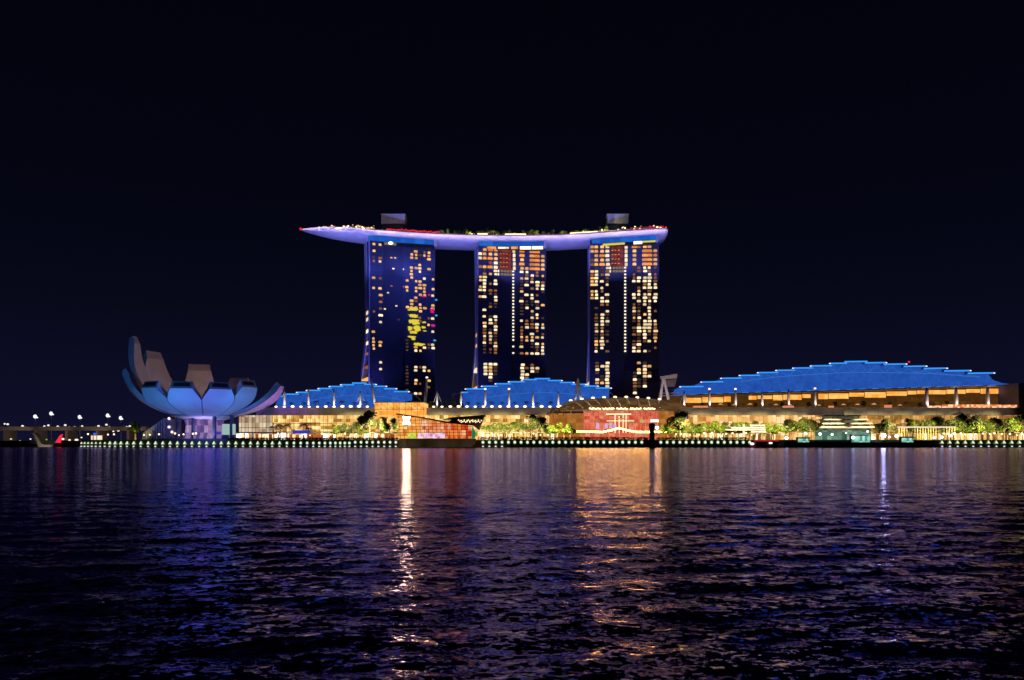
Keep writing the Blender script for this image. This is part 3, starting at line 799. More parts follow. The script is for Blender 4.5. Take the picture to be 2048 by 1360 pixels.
def hallroot(label, px0, px1): return thing('shopping_hall', label, 'building', (X((px0 + px1) / 2, TY), TY + 20, QZ))
def facade(root, px0, px1, mat, step=3.1, z0=QZ, z1=None, Yf=556.0, floors=3):
    z1 = z1 or TZ0
    build('facade', MB().box(X(px0, Yf), X(px1, Yf), Yf, Yf + 3, z0, z1), mat, root)
    mb = MB(); x = X(px0, Yf)
    while x < X(px1, Yf):
        mb.box(x - 0.11, x + 0.11, Yf - 0.25, Yf - 0.02, z0 + 0.1, z1 - 0.05); x += step
    for k in range(1, floors):
        z = z0 + (z1 - z0) * k / floors; mb.box(X(px0, Yf) + 0.05, X(px1, Yf) - 0.05, Yf - 0.4, Yf - 0.27, z - 0.18, z + 0.18)
    build('mullion', mb, M['tan'], root)
def terrace(root, px0, px1):
    build('terrace_slab', MB().box(X(px0, TY), X(px1, TY), TY, 660, TZ0, TZ1), M['fascia'], root)
    mb = MB(); x = X(px0, TY) + 4
    while x < X(px1, TY) - 2:
        mb.box(x - 0.06, x + 0.06, TY - 0.06, TY - 0.004, TZ0 + 0.1, TZ1 - 0.5); x += 8.4
    build('panel_joint', mb, M['dark'], root)
    build('coping', MB().box(X(px0, TY) + 0.01, X(px1, TY) - 0.01, TY - 0.35, TY + 0.4, TZ1 + 0.003, TZ1 + 0.4), paint('coping_stone', (0.5, 0.38, 0.24), 0.6), root)
def arcade(root, px0, px1, mat, seed=1, Ya=536.0):
    """low arcade with shopfronts under a thin dark roof"""
    z1 = Z(866, Ya)
    build('arcade_roof', MB().box(X(px0, Ya), X(px1, Ya), Ya - 3, 555.5, z1, z1 + 0.7), M['fascia'], root)
    rnd = random.Random(seed); px = px0 + 1
    while px < px1 - 8:
        wdt = rnd.uniform(7, 16)
        if rnd.random() < 0.9:
            sf = build('shopfront', MB().box(X(px, Ya), X(min(px + wdt - 1.2, px1), Ya), Ya, Ya + 2, QZ, z1 - 0.05 - rnd.uniform(0, 1.2)), mat, root)
        px += wdt
    mb = MB(); px = px0 + 4
    while px < px1: mb.box(X(px, Ya) - 0.2, X(px, Ya) + 0.2, Ya - 2.4, Ya - 2.0, QZ, z1 - 0.01); px += 17
    build('arcade_post', mb, M['tan'], root)

# left hall
hl = hallroot('left shopping hall with a blue stepped canopy beside the lotus museum', 475, 850)
facade(hl, 476, 545, cream, 2.6, QZ, TZ0, 556, 2)
facade(hl, 545.3, 850, gold_l)
terrace(hl, 512, 850)
arcade(hl, 470, 795, shopm, 3)
q = lambda zx, zy: (X(540 + zx / 6.827, 600), Z(740 + zy / 6.827, 600))
def bays_from(lst, q_):
    out = []
    for a, b, y in lst:
        x0, z = q_(a, y); x1, _ = q_(b, y); out.append((x0, x1, z))
    for i in range(len(out) - 1):
        mid = (out[i][1] + out[i + 1][0]) / 2
        out[i] = (out[i][0], mid, out[i][2]); out[i + 1] = (mid, out[i + 1][1], out[i + 1][2])
    return out
bl = bays_from([(100, 235, 372), (235, 408, 347), (408, 540, 322), (540, 700, 296), (700, 850, 270), (850, 1005, 243), (1005, 1155, 219), (1155, 1320, 196),
                (1320, 1450, 214), (1450, 1590, 240), (1590, 1725, 272), (1725, 1895, 312)], q)
zb = TZ1 + 0.01
step_canopy(hl, bl, zb, 600, 20, [(bl[-1][1], Z(798, 600)), (X(795, 600), Z(803, 600)), (X(752, 600), Z(804, 600)), (X(750, 600), zb), (X(549, 600), zb)])
truss(hl, [X(p, 600) for p in range(600, 812, 21)], lambda x: 44.0 - ((x - X(715, 600)) / 44.0) ** 2 * 6.2 - 3.4, lambda x: float(np.interp(x, [b[0] for b in bl], [b[2] for b in bl])), 600)
build('canopy_tail', MB().tube([(X(817, 600), 600, Z(786, 600)), (X(826, 600), 600, Z(788, 600)), (X(835, 600), 600, Z(794, 600)), (X(843, 600), 600, Z(802, 600))], 0.5, 6), M['steel'], hl)
build('amber_foyer', MB().box(X(749, 546), X(849, 546), 546, 570, TZ0 - 1, Z(805.5, 546)), amber, hl)
mb = MB()
for k in range(9):
    px = 750 + 12.2 * k; mb.tube([(X(px, 545.8), 545.8, TZ0 - 1), (X(px, 545.8), 545.8, Z(806, 546))], 0.13, 4)
    if k < 8: mb.tube([(X(px, 545.7), 545.7, Z(806, 546)), (X(px + 12.2, 545.7), 545.7, Z(818, 546))], 0.1, 4)
mb.box(X(749, 545.6), X(849, 545.6), 545.5, 545.7, Z(819, 546), Z(818, 546))
build('foyer_truss', mb, M['tan'], hl)
build('foyer_roof', MB().box(X(747, 545), X(852, 545), 544, 572, Z(805.5, 546) + 0.01, Z(804, 546)), M['fascia'], hl)

# middle hall
hm = hallroot('middle shopping hall with a blue stepped canopy between two towers', 850, 1110)
facade(hm, 850.3, 1112, gold_l)
terrace(hm, 853, 1130)
arcade(hm, 958, 1118, shopm2, 9)
q1 = lambda zx, zy: (X(770 + zx / 6.827, 600), Z(740 + zy / 6.827, 600))
q2 = lambda zx, zy: (X(1060 + zx / 6.4, 600), Z(740 + zy / 6.4, 600))
b1 = [(1065, 1120, 322), (1120, 1340, 276), (1340, 1525, 239), (1525, 1705, 206), (1705, 1890, 179), (1890, 2035, 150)]
lst = [(*[q1(a, 0)[0], q1(b, 0)[0]], q1(0, y)[1]) for a, b, y in b1]
b2 = [(87, 237, 128), (237, 388, 152), (388, 540, 177), (540, 692, 200), (692, 845, 222), (845, 1012, 247)]
lst += [(*[q2(a, 0)[0], q2(b, 0)[0]], q2(0, y)[1]) for a, b, y in b2]
for i in range(len(lst) - 1):
    mid = (lst[i][1] + lst[i + 1][0]) / 2
    lst[i] = (lst[i][0], mid, lst[i][2]); lst[i + 1] = (mid, lst[i + 1][1], lst[i + 1][2])
bm = lst
step_canopy(hm, bm, zb, 600, 20, [(bm[-1][1], Z(795, 600)), (X(1160, 600), Z(815, 600)), (X(1130, 600), zb), (X(931, 600), zb), (X(924, 600), Z(800, 600))])
truss(hm, [X(p, 600) for p in range(968, 1214, 22)], lambda x: 44.6 - ((x - X(1085, 600)) / 50.0) ** 2 * 5.0 - 2.0, lambda x: float(np.interp(x, [b[0] for b in bm], [b[2] for b in bm])), 600)
build('canopy_tail', MB().tube([(X(904, 600), 600, Z(795, 600)), (X(908, 600), 600, Z(787.5, 600)), (X(926, 600), 600, Z(786.5, 600))], 0.35, 6), M['steel'], hm)
build('canopy_tail', MB().tube([(X(1219, 600), 600, Z(784, 600)), (X(1226, 600), 600, Z(790, 600)), (X(1230, 600), 600, Z(796, 600))], 0.4, 6), M['steel'], hm)

# right hall
hr = hallroot('right shopping hall with the widest blue canopy over an amber lit terrace', 1355, 2060)
def YR(x): return 612 - 0.145 * (x - X(1350, 612))
def xr(px):                                             # where the ray through a column meets the right hall's skewed front
    s = (px - CX) / FPX
    return s * (612 + 0.145 * X(1350, 612)) / (1 + 0.145 * s)
def zr(px, py): return Z(py, YR(xr(px)))
br = []
for a, b, y in ((320, 545, 408), (545, 757, 358), (757, 955, 318), (955, 1150, 288), (1150, 1345, 258), (1345, 1525, 234), (1525, 1715, 209), (1715, 1895, 186)):
    p0, p1 = 1300 + a / 5.389, 1300 + b / 5.389; br.append((xr(p0), xr(p1), zr((p0 + p1) / 2, 700 + y / 5.389)))
for a, b, y in ((-20, 135, 156), (135, 350, 138), (350, 545, 150), (545, 755, 165), (755, 965, 187), (965, 1180, 209), (1180, 1425, 234), (1425, 1672, 259)):
    p0, p1 = 1660 + a / 5.278, 1660 + b / 5.278; br.append((xr(p0), xr(p1), zr((p0 + p1) / 2, 700 + y / 5.278)))
for i in range(len(br) - 1): br[i] = (br[i][0], br[i + 1][0], br[i][2])
eave = [(1354, 791), (1400, 789), (1500, 786), (1700, 780), (1850, 775), (2034, 770)]
ez = lambda px: float(np.interp(px, [e[0] for e in eave], [e[1] for e in eave]))
lo = [(xr(1986), zr(1986, 760)), (xr(2004, ), zr(2004, 766)), (xr(2034), zr(2034, 769.8))] + [(xr(p), zr(p, ez(p) - 0.2)) for p in (1950, 1850, 1700, 1500, 1400, 1354)]
step_canopy(hr, br, 0, YR, 20, lo)
xs = [xr(p) for p in range(1480, 1990, 32)]
truss(hr, xs, lambda x: float(np.interp(x, [xr(1460), xr(1560), xr(1700), xr(1850), xr(1980)], [zr(1460, 766), zr(1560, 753), zr(1700, 744.5), zr(1850, 746.5), zr(1980, 756)])),
      lambda x: float(np.interp(x, [b[0] for b in br], [b[2] for b in br])), YR, 0.16)
build('eave_beam', MB().prism([(xr(1316), zr(1316, 793.5)), (xr(1354), zr(1354, 793)), *[(xr(p), zr(p, ez(p) + 2.4)) for p in (1400, 1500, 1700, 1850, 2036)], *[(xr(p), zr(p, ez(p))) for p in (2036, 1850, 1700, 1500, 1400, 1354)], (xr(1316), zr(1316, 791))], lambda x: YR(x) - 6, 5.5), M['steel'], hr)
build('eave_beam', MB().prism([(xr(1315), zr(1315, 788)), (xr(1357), zr(1357, 787.6)), (xr(1357), zr(1357, 786)), (xr(1315), zr(1315, 786.4))], lambda x: YR(x) - 6, 3), M['steel'], hr)
mb = MB()
for px in range(1380, 2000, 26): mb.prism([(xr(px), zr(px, ez(px) - 1.6)), (xr(px + 13), zr(px + 13, ez(px) - 1.9)), (xr(px + 13), zr(px + 13, ez(px) - 0.5)), (xr(px), zr(px, ez(px) - 0.3))], lambda x: YR(x) - 0.5, 0.4)
build('eave_lamp', mb, M['blueled'], hr)
# amber wall under the eave, dark lower wall and terrace
build('terrace_wall', MB().prism([(xr(1330), TZ1 + 0.5), (xr(2036), TZ1 + 0.5), *[(xr(p), zr(p, ez(p) + 0.4)) for p in (2036, 1850, 1700, 1500, 1400, 1354)], (xr(1330), zr(1330, 796))], lambda x: YR(x) + 7, 2), lit_glass('dim_amber_wall', [(0, (44, 26, 10)), (0.6, (84, 52, 20)), (1, (130, 84, 34))], (9, 90, 3), 0.9, 3, 0.7), hr)
rnd = random.Random(5); px = 1375
while px < 2028:
    wdt = rnd.uniform(14, 46)
    if rnd.random() < 0.86:
        a, b = px, min(px + wdt - 2, 2030); t_ = ez(px) + 4.6; hgt = rnd.uniform(7, 11)
        build('amber_panel', MB().prism([(xr(a), zr(a, t_ + hgt)), (xr(b), zr(b, t_ + hgt)), (xr(b), zr(b, t_)), (xr(a), zr(a, t_))], lambda x: YR(x) + 6.4, 0.5), amber, hr)
    px += wdt
facade(hr, 1352, 1660, peach, 3.2, QZ, TZ0, 556, 3)
facade(hr, 1660.3, 2090, lit_glass('dim_gold_glass', [(0, (60, 40, 18)), (0.35, (140, 96, 44)), (0.65, (206, 152, 82)), (1, (250, 218, 160))], (4.2, 80, 3.0), 1.3, 21, 0.4), 4.2, QZ, TZ0, 556, 3)
terrace(hr, 1352, 2095)
arcade(hr, 1352, 1560, shopm2, 31)
arcade(hr, 1735, 2090, shopm2, 37)
build('end_wall', MB().box(X(2037, 560), X(2052, 560), 560, 600, TZ1 + 0.5, Z(770, 580)), M['fascia'], hr)
# lit counters at the right end of the terrace
counter = lit_glass('counter_glass', [(0, (170, 70, 30)), (0.35, (230, 120, 64)), (0.6, (250, 190, 140)), (1, (255, 240, 214))], (1.7, 80, 1.3), 1.2, 81, 0.3)
for a, b, mat in ((1860, 1882, 'Q'), (1888, 1916, 'O'), (1918, 1940, 'W'), (1940, 1970, 'O'), (1972, 1998, 'O'), (2000, 2034, 'Q')):
    build('terrace_counter', MB().box(X(a, 558), X(b, 558), 558, 561, TZ1 + 0.5, TZ1 + random.uniform(2.0, 3.4)), counter, hr)
for a, b in ((1388, 1416), (1568, 1588), (1660, 1668), (1772, 1784)):
    build('terrace_counter', MB().box(X(a, 559), X(b, 559), 559, 562, TZ1 + 0.5, TZ1 + random.uniform(1.8, 3.2)), glow('kiosk', (226, 140, 100), 0.9), hr)

# lamps along the terrace edge
def bulb_proto(name, label, cat, r_, mat, group, post=0.8, sx=1.0):
    t = thing(name, label, cat, (0, -300, 0), 0, group)
    a = build('post', MB().tube([(0, 0, 0), (0, 0, post)], 0.12, 6), M['dark'], t, world=False)
    b = build('globe', MB().ball((0, 0, post + r_ * 0.7), r_, sx, 1, 0.9, 10, 6), M[mat], t, world=False, smooth=True)
    PROTO[t.name] = [a, b]; return t
def place(proto, x, y, z, label=None, group=None, rz=0.0, s=1.0):
    if proto.name not in used:
        used.add(proto.name); proto.location = (x, y, z); proto.rotation_euler = (0, 0, rz); proto.scale = (s, s, s)
        if label: proto['label'] = label
        if group: proto['group'] = group
        return proto
    return dup(proto, (x, y, z), rz, s, label, group)
tl = bulb_proto('terrace_lamp', 'x', 'lamp', 0.85, 'warm', None, 0.3, 1.5)
px = 552
while px < 1150:
    if not 746 < px < 856:
        place(tl, X(px, TY + 1.0), TY + 1.0, TZ1 + 0.4, 'round warm lamp on the terrace edge of the left hall' if px < 800 else 'round warm lamp on the terrace edge of the middle hall',
              'lamps on the left terrace edge' if px < 800 else 'lamps on the middle terrace edge', 0, random.uniform(0.8, 1.15))
    px += 16.6

# masts of the canopies
def mast_mesh(h, r_=0.85):
    return MB().tube([(0, 0, 0), (0, 0, h * 0.2), (0, 0, h * 0.5), (0, 0, h * 0.85), (0, 0, h)], [r_ * 0.7, r_ * 0.95, r_, r_ * 0.75, r_ * 0.5], 10)
def mast(px, ytop, Yq, z0, label, group, lean=0.0, cables=False, r_=0.85, cap=False):
    h = Z(ytop, Yq) - z0
    t = thing('mast', label, 'mast', (X(px, Yq), Yq, z0), 0, group)
    mb = mast_mesh(h, r_)
    if lean: mb.v = [(x + lean * z / h, y, z) for x, y, z in mb.v]
    build('shaft', mb, M['steel'], t, world=False, smooth=True)
    if cables:
        mb = MB()
        for dx in (-3.2, -2.2, 2.8, 4.0): mb.tube([(0, 0, h * 0.97), (dx, 0.6, h * (0.45 if abs(dx) < 3 else 0.25))], 0.09, 4)
        build('cable', mb, M['steel'], t, world=False)
    spot((X(px, Yq) + 1.2, Yq - 3.6, z0 + 0.6), (X(px, Yq) + lean * 0.6, Yq, z0 + h * 0.65), (1.0, 0.86, 0.78), 4500, 62)
    if cap: build('top_lamp', MB().ball((lean, 0, h + 0.4), 0.85, 1.2, 1, 0.9, 8, 5), M['pinklamp'], t, world=False)
    return t
for px, yt, c in ((569, 778, 0), (617, 777, 0), (668, 779, 0)): mast(px, yt, 572, TZ1, 'plain white mast before the left blue canopy', 'plain masts before the left canopy')
mast(720.5, 782, 572, TZ1, 'white mast with splayed cables under the peak of the left canopy', None, 0, True)
mast(751, 756, 572, TZ1, 'tall leaning white mast at the left edge of the amber foyer', None, -3.4, False, 0.95)
mast(849, 756, 572, TZ1, 'tall leaning white mast at the right edge of the amber foyer', None, 1.8, False, 1.2, True)
mast(874, 781, 572, TZ1, 'white mast with splayed cables between the left and middle canopies', None, 0, True)
for px, yt, c in ((922, 780, 0), (970.5, 779, 1), (1018, 779, 1), (1066, 785, 0), (1116.5, 784, 0)): mast(px, yt, 572, TZ1, 'white mast before the middle blue canopy' + (' with a lamp on top' if c else ''), 'lamp topped masts before the middle canopy' if c else 'plain masts before the middle canopy', 0, False, 0.85, bool(c))
for px, yt, c in ((1368, 782, 0), (1419, 779, 1), (1471, 779, 1), (1524, 783, 0), (1577, 779, 0), (1630, 778, 1), (1853, 776, 0), (1912, 775, 0), (1975, 774, 0)):
    if c: mast(px, yt, 570, TZ1, 'white mast with a lamp on top before the right blue canopy', 'lamp topped masts before the right canopy', 0, False, 1.0, True)
    elif px == 1368: mast(px, yt, 570, TZ1, 'white mast with splayed cables beside the billboard frame', None, 0, True, 1.0)
    elif px < 1800: mast(px, yt, 570, TZ1, 'plain white mast before the left half of the right canopy', 'plain masts before the right canopy', 0, False, 1.0)
    else: mast(px, yt, 570, TZ1, 'thick white mast in front of the bright orange end of the right terrace', 'masts at the orange end of the terrace', 0, False, 1.5)
# the A frame before the middle canopy and the billboard frame
spot((X(1156, 560), 553, TZ1 + 0.6), (X(1156, 560), 560, TZ1 + 14), (1.0, 0.84, 0.7), 3500, 70)
af = thing('a_frame_mast', 'white A shaped mast at the right part of the middle canopy', 'mast', (X(1156, 560), 560, TZ1))
for dx in (-1, 1):
    build('leg', MB().tube([(X(1156 + dx * 7.5, 560), 560, TZ1 - 0.5), (X(1156 + dx * 0.8, 560), 560, Z(760, 560))], [0.8, 0.75], 8), M['steel'], af)
build('cap', MB().tube([(X(1156, 560), 560, Z(768, 560)), (X(1156, 560), 560, Z(756.5, 560))], [0.95, 0.6], 8), M['steel'], af)
bf = thing('billboard_frame', 'white A shaped steel frame holding a slanted grey billboard', 'billboard', (X(1330, 585), 585, TZ1))
for a, b in (((1320, 799), (1326, 758)), ((1337, 799), (1328, 758))):
    build('leg', MB().tube([(X(a[0], 585), 585, Z(a[1], 585)), (X(b[0], 585), 585, Z(b[1], 585))], [1.25, 0.9], 8), M['steel'], bf)
P_ = lambda a, b, Y=584: (X(a, Y), Z(b, Y))
build('panel', MB().prism([P_(1335, 774), P_(1350, 773), P_(1354, 757), P_(1332, 760)], 584.5, 0.8), paint('billboard_panel', (0.20, 0.15, 0.18), 0.6, 0.3, 0.5), bf)
build('header', MB().prism([P_(1322, 759), P_(1354, 756), P_(1354.5, 747.5), P_(1321, 753)], 584, 1.8), M['steel'], bf)
mb = MB()
for k in range(3): mb.prism([P_(1322, 758.2 - 1.9 * k), P_(1354, 755.2 - 2.5 * k), P_(1354, 754.8 - 2.5 * k), P_(1322, 757.8 - 1.9 * k)], 583.9, 0.09)
build('rail', mb, M['dark'], bf)

# terrace palms and shrubs
for px in (583, 608, 632, 657, 684, 709, 731): plant(dwarf[0], X(px, 562), 562, TZ1, random.uniform(0.85, 1.1), 'small palm on the terrace before the left blue canopy', 'palms on the left terrace')
for px in (862, 893, 908, 936): plant(dwarf[1] if px in (862, 908) else dwarf[0], X(px, 566), 566, TZ1, random.uniform(0.9, 1.25), 'dark palm or shrub in the gap between the left and middle canopies', 'plants between the canopies')
for px in (957, 983, 1004, 1030, 1053, 1075, 1102): plant(dwarf[0], X(px, 562), 562, TZ1, random.uniform(0.85, 1.1), 'small palm on the terrace before the middle blue canopy', 'palms on the middle terrace')
for k, px in enumerate((1388, 1404, 1434, 1459, 1485, 1511, 1539, 1565, 1592, 1617, 1646, 1670, 1698, 1727, 1755, 1780, 1812, 1840, 1868, 1893)):
    plant(dwarf[k % 2], X(px, 566), 566, TZ1, random.uniform(0.7, 1.0), 'small tree or palm on the amber terrace under the right canopy', 'small trees on the right terrace')
um = thing('parasol', 'x', 'parasol', (0, -300, 0))
PROTO[um.name] = [build('pole', MB().tube([(0, 0, 0), (0, 0, 3.2)], 0.1, 6), M['dark'], um, world=False), build('canopy', MB().lathe((0, 0, 2.7), [(1.9, 0), (1.0, 0.55), (0.05, 1.0)], 10), glow('lit_canvas', (222, 172, 112), 0.85), um, world=False)]
for px in (1441, 1469, 1500, 1552, 1580, 1638, 1687, 1715, 1748, 1800): place(um, X(px, 561), 561, TZ1 + 0.4, 'cream lit parasol on the amber terrace under the right canopy', 'parasols on the right terrace', 0, random.uniform(0.8, 1.1))

# ------------------------------------------------------------------ red event pavilion
EY = 531.0
ev = thing('event_pavilion', 'red lit glass event pavilion under a curved ribbed roof', 'pavilion', (X(1238, EY), EY + 8, QZ))
def evy(x):
    d = (x - X(1240, EY)) / (X(1325, EY) - X(1240, EY)); return EY + 3.2 * d * d
redg = lit_glass('red_glass', [(0, (120, 40, 22)), (0.3, (186, 66, 42)), (0.55, (206, 98, 76)), (0.8, (226, 136, 102)), (1, (255, 214, 150))], (3.4, 80, 2.4), 1.15, 31, 0.6)
brng = lit_glass('bronze_glass', [(0, (110, 62, 22)), (0.5, (170, 104, 44)), (0.85, (204, 140, 66)), (1, (250, 200, 120))], (3.0, 80, 3.0), 0.9, 33, 0.6)
def curved(px0, px1, y0, y1, n=16, dy=0.0, th=1.2):
    mb = MB()
    for i in range(n):
        a = X(px0 + (px1 - px0) * i / n, EY); b = X(px0 + (px1 - px0) * (i + 1) / n, EY)
        z0, z1 = (Z(y0, EY) if y0 else QZ), Z(y1, EY)
        mb.prism([(a, z0), (b, z0), (b, z1), (a, z1)], lambda x: evy(x) + dy, th)
    return mb
build('glass_front', curved(1168, 1318, None, 822), redg, ev)
build('side_front', curved(1100, 1167.6, None, 826, 8), brng, ev)
build('end_front', curved(1318.4, 1352, None, 822, 4), brng, ev)
build('sill_band', curved(1112, 1360, 822, 818.5, 24, -1.2, 14), M['fascia'], ev)
mb = MB()
for k in range(14):
    px = 1176 + k * 10.5; x = X(px, EY); mb.box(x - 0.08, x + 0.08, evy(x) - 0.3, evy(x) - 0.05, QZ, Z(823, EY))
build('mullion', mb, paint('red_mullion', (0.10, 0.03, 0.02), 0.6), ev)
mb = MB()
for px, y0, y1 in ((1230, 866, 828), (1238, 866, 832), (1246, 866, 828), (1252, 866, 830)): x = X(px, EY); mb.box(x - 0.16, x + 0.16, evy(x) - 0.55, evy(x) - 0.35, Z(y0, EY), Z(y1, EY))
mb.box(X(1213, EY), X(1268, EY), evy(X(1240, EY)) - 0.62, evy(X(1240, EY)) - 0.45, Z(842.2, EY), Z(841.4, EY))
mb.box(X(1212, EY), X(1262, EY), evy(X(1240, EY)) - 0.62, evy(X(1240, EY)) - 0.45, Z(829, EY), Z(827.5, EY))
build('interior_lights', mb, M['warm'], ev)
mb = MB()
for px, py in ((1190, 0), (1207, 0), (1216, 0), (1224, 0)):
    x = X(px + 6, EY); mb.box(x - 1.2, x + 0.9, evy(x) - 0.6, evy(x) - 0.4, Z(857, EY), Z(845 + (px % 5), EY))
build('screen', mb, glow('lilac_screen', (214, 176, 220), 1.0), ev)
for k, (px, py) in enumerate(((1199, 842), (1221, 848.5), (1242, 837), (1263, 845), (1284, 842))):
    x, z = X(px, EY), Z(py, EY); y = evy(x) - 0.7
    if k < 2:
        mb = MB().tube([(x + 1.5 * cos(t), y, z + 1.4 * sin(t)) for t in [2 * pi * i / 14 for i in range(15)]], 0.28, 5, False)
        build('ring_emblem', mb, paint('ring_bronze', (0.03, 0.012, 0.008), 0.6), ev)
    else:
        build('diamond_emblem', MB().prism([(x - 1.8, z), (x, z - 1.45), (x + 1.8, z), (x, z + 1.45)], y, 0.3), paint('emblem_bronze', (0.02, 0.008, 0.005), 0.6), ev)
# shallow curved roof with ribs and lamps
arc = lambda px: float(np.interp(px, [1112, 1140, 1170, 1200, 1245, 1290, 1330, 1372], [818, 803.5, 799.5, 797.4, 796.2, 798, 802, 808.5]))
mb = MB(); n = 26; vs = []
for i in range(n + 1):
    px = 1112 + 260 * i / n; x = X(px, 548); z = Z(arc(px), 548)
    zf = Z(817.4, EY - 1)
    for s in (0, 0.5, 1):
        yy = 556 + (EY + 1 - 556) * s; zz = z + (min(zf, z) - z) * (s ** 1.7)
        vs += [(X(px, 548) * (1 - s) + X(px, EY) * s, yy, zz), (X(px, 548) * (1 - s) + X(px, EY) * s, yy + 0.3, zz - 0.5)]
fs = []
for i in range(n):
    for k in range(2):
        a = i * 6 + k * 2; b = a + 6
        fs += [(a, b, b + 2, a + 2), (a + 1, a + 3, b + 3, b + 1)]
    fs += [(i * 6, i * 6 + 1, i * 6 + 7, i * 6 + 6), (i * 6 + 4, i * 6 + 10, i * 6 + 11, i * 6 + 5)]
fs += [(0, 2, 4, 5, 3, 1), tuple(n * 6 + k for k in (1, 3, 5, 4, 2, 0))]
evroof = build('roof', mb.add(vs, fs), lit_glass('lit_roof_glass', [(0, (46, 30, 16)), (0.4, (84, 58, 32)), (0.75, (122, 88, 50)), (1, (168, 124, 74))], (7.2, 9, 60), 0.9, 35, 0.6), ev)
mb = MB().tube([(X(px, 547), 555.6, Z(arc(px), 548) + 0.35) for px in range(1112, 1376, 8)], 0.75, 6)
build('ridge_beam', mb, M['fascia'], ev)
for k in range(10):
    pt = 1118 + 22.4 * k; pb = pt + 28 - 3.2 * k
    zt_, zf = Z(arc(pt), 548), Z(817.6, EY - 2)
    pts = []
    for s in (0, 0.25, 0.5, 0.75, 1):
        px = pt + (pb - pt) * s; yy = 555 + (EY - 1.2 - 555) * s
        pts.append((X(px, 548) * (1 - s) + X(px, EY) * s, yy - 0.6, zt_ + (min(zf, zt_) - zt_) * s ** 1.7 + 0.75))
    rb = build('rib', MB().tube(pts, 0.42, 6), M['steel'], ev)
    build('rib_lamp', MB().ball((pts[0][0] + 0.8, pts[0][1] - 1.2, pts[0][2] + 0.5), 0.95, 1.4, 1, 0.8, 8, 5), M['warm'], rb)
mb = MB()
for k in range(34):
    px = 1180 + k * 3.9
    if k % 7 == 6: continue
    mb.ball((X(px, EY - 2.2), EY - 2.4 + 0.02 * k, Z(817.2 + (0.4 if k % 2 else -0.3), EY - 2)), 0.5, 1.3, 1, 0.8, 6, 4)
build('cornice_lamps', mb, M['gold'], ev)
for x0, x1, top in ((1098, 1128, 816), (1113, 1145, 816.5)):
    pts = [(X(x0 + (x1 - x0) * s, EY - 1.6), EY - 1.6, Z(832 - (832 - top) * sin(pi * (0.5 * s if False else s)) ** 0.7, EY)) for s in [i / 12 for i in range(13)]]
    build('arch', MB().tube(pts, 0.3, 6), M['tan'], ev)

gl = thing('light_garland', 'bright string of lights with a gable peak along the base of the red pavilion', 'garland', (X(1238, 527), 527, QZ))
gp = [(1126, 863.5), (1150, 863.5), (1156, 863), (1205, 864), (1220, 861), (1238, 856.5), (1256, 861), (1272, 864), (1300, 864), (1345, 863.5)]
build('wire', MB().tube([(X(a, 527), 527, Z(b, 527) + 0.7) for a, b in gp], 0.08, 4), M['dark'], gl)
mb = MB()
px = 1127.0
while px < 1345:
    b = float(np.interp(px, [a for a, _ in gp], [c for _, c in gp])); mb.ball((X(px, 527), 527, Z(b, 527)), 0.45, 1.1, 0.7, 1.1, 6, 4); px += 2.6
build('bulbs', mb, glow('garland_bulb', (255, 196, 62), 52.0), gl)
mb = MB()
for px in (1128, 1160, 1205, 1238, 1272, 1300, 1344): mb.tube([(X(px, 527.2), 527.2, QZ), (X(px, 527.2), 527.2, Z(857 if px == 1238 else 863, 527))], 0.12, 5)
build('post', mb, M['dark'], gl)

# ------------------------------------------------------------------ crystal pavilion on the water
LY = 470.0
lv = thing('crystal_pavilion', 'angular glass pavilion with an orange lit grid and a white emblem standing in the water', 'pavilion', (X(880, LY), LY + 8, 0))
P = lambda a, b, Y=LY: (X(a, Y), Z(b, Y))
og = lit_glass('orange_grid_glass', [(0, (170, 84, 26)), (0.3, (224, 128, 50)), (0.6, (242, 164, 82)), (0.85, (252, 204, 126)), (1, (255, 236, 180))], (2.55, 60, 1.9), 1.15, 41, 0.4)
pk = lit_glass('pink_grid_glass', [(0, (170, 70, 30)), (0.35, (224, 116, 62)), (0.7, (246, 168, 116)), (1, (255, 224, 200))], (2.2, 60, 1.9), 1.05, 43, 0.3)
rd = lit_glass('red_grid_glass', [(0, (150, 30, 16)), (0.35, (216, 74, 34)), (0.65, (244, 140, 60)), (1, (255, 230, 180))], (1.6, 60, 3.6), 1.0, 45, 0.3)
build('glass_front', MB().prism([P(798.5, 877), P(846, 877), P(840, 836), P(793.5, 829)], LY, 12), og, lv)
build('glass_front', MB().prism([P(846.3, 877), P(892, 877), P(891, 846), P(840.4, 836.2)], LY, 12), pk, lv)
build('glass_front', MB().prism([P(892.3, 877), P(947, 877), P(945, 851), P(891.4, 846)], LY, 12), rd, lv)
mb = MB()
for k in range(18):
    pt = 797 + k * 8.4; pb = 801 + k * 8.2
    if pt > 944: break
    yt = float(np.interp(pt, [793, 840, 891, 945], [829.5, 836.5, 846.5, 851.5]))
    mb.tube([(*P(pb, 876.8)[:1], LY - 0.15, P(pb, 876.8)[1]), (P(pt, yt)[0], LY - 0.15, P(pt, yt)[1])], 0.13, 4)
for k in range(7):
    y = 871 - 6.1 * k; x1 = 946 if y > 852 else float(np.interp(y, [829, 836, 846, 852], [800, 836, 888, 944]))
    mb.tube([(P(799 - (877 - y) * 0.11, y)[0], LY - 0.18, P(0, y)[1]), (P(x1, y)[0], LY - 0.18, P(0, y)[1])], 0.11, 4)
build('glazing_bar', mb, M['dark'], lv)
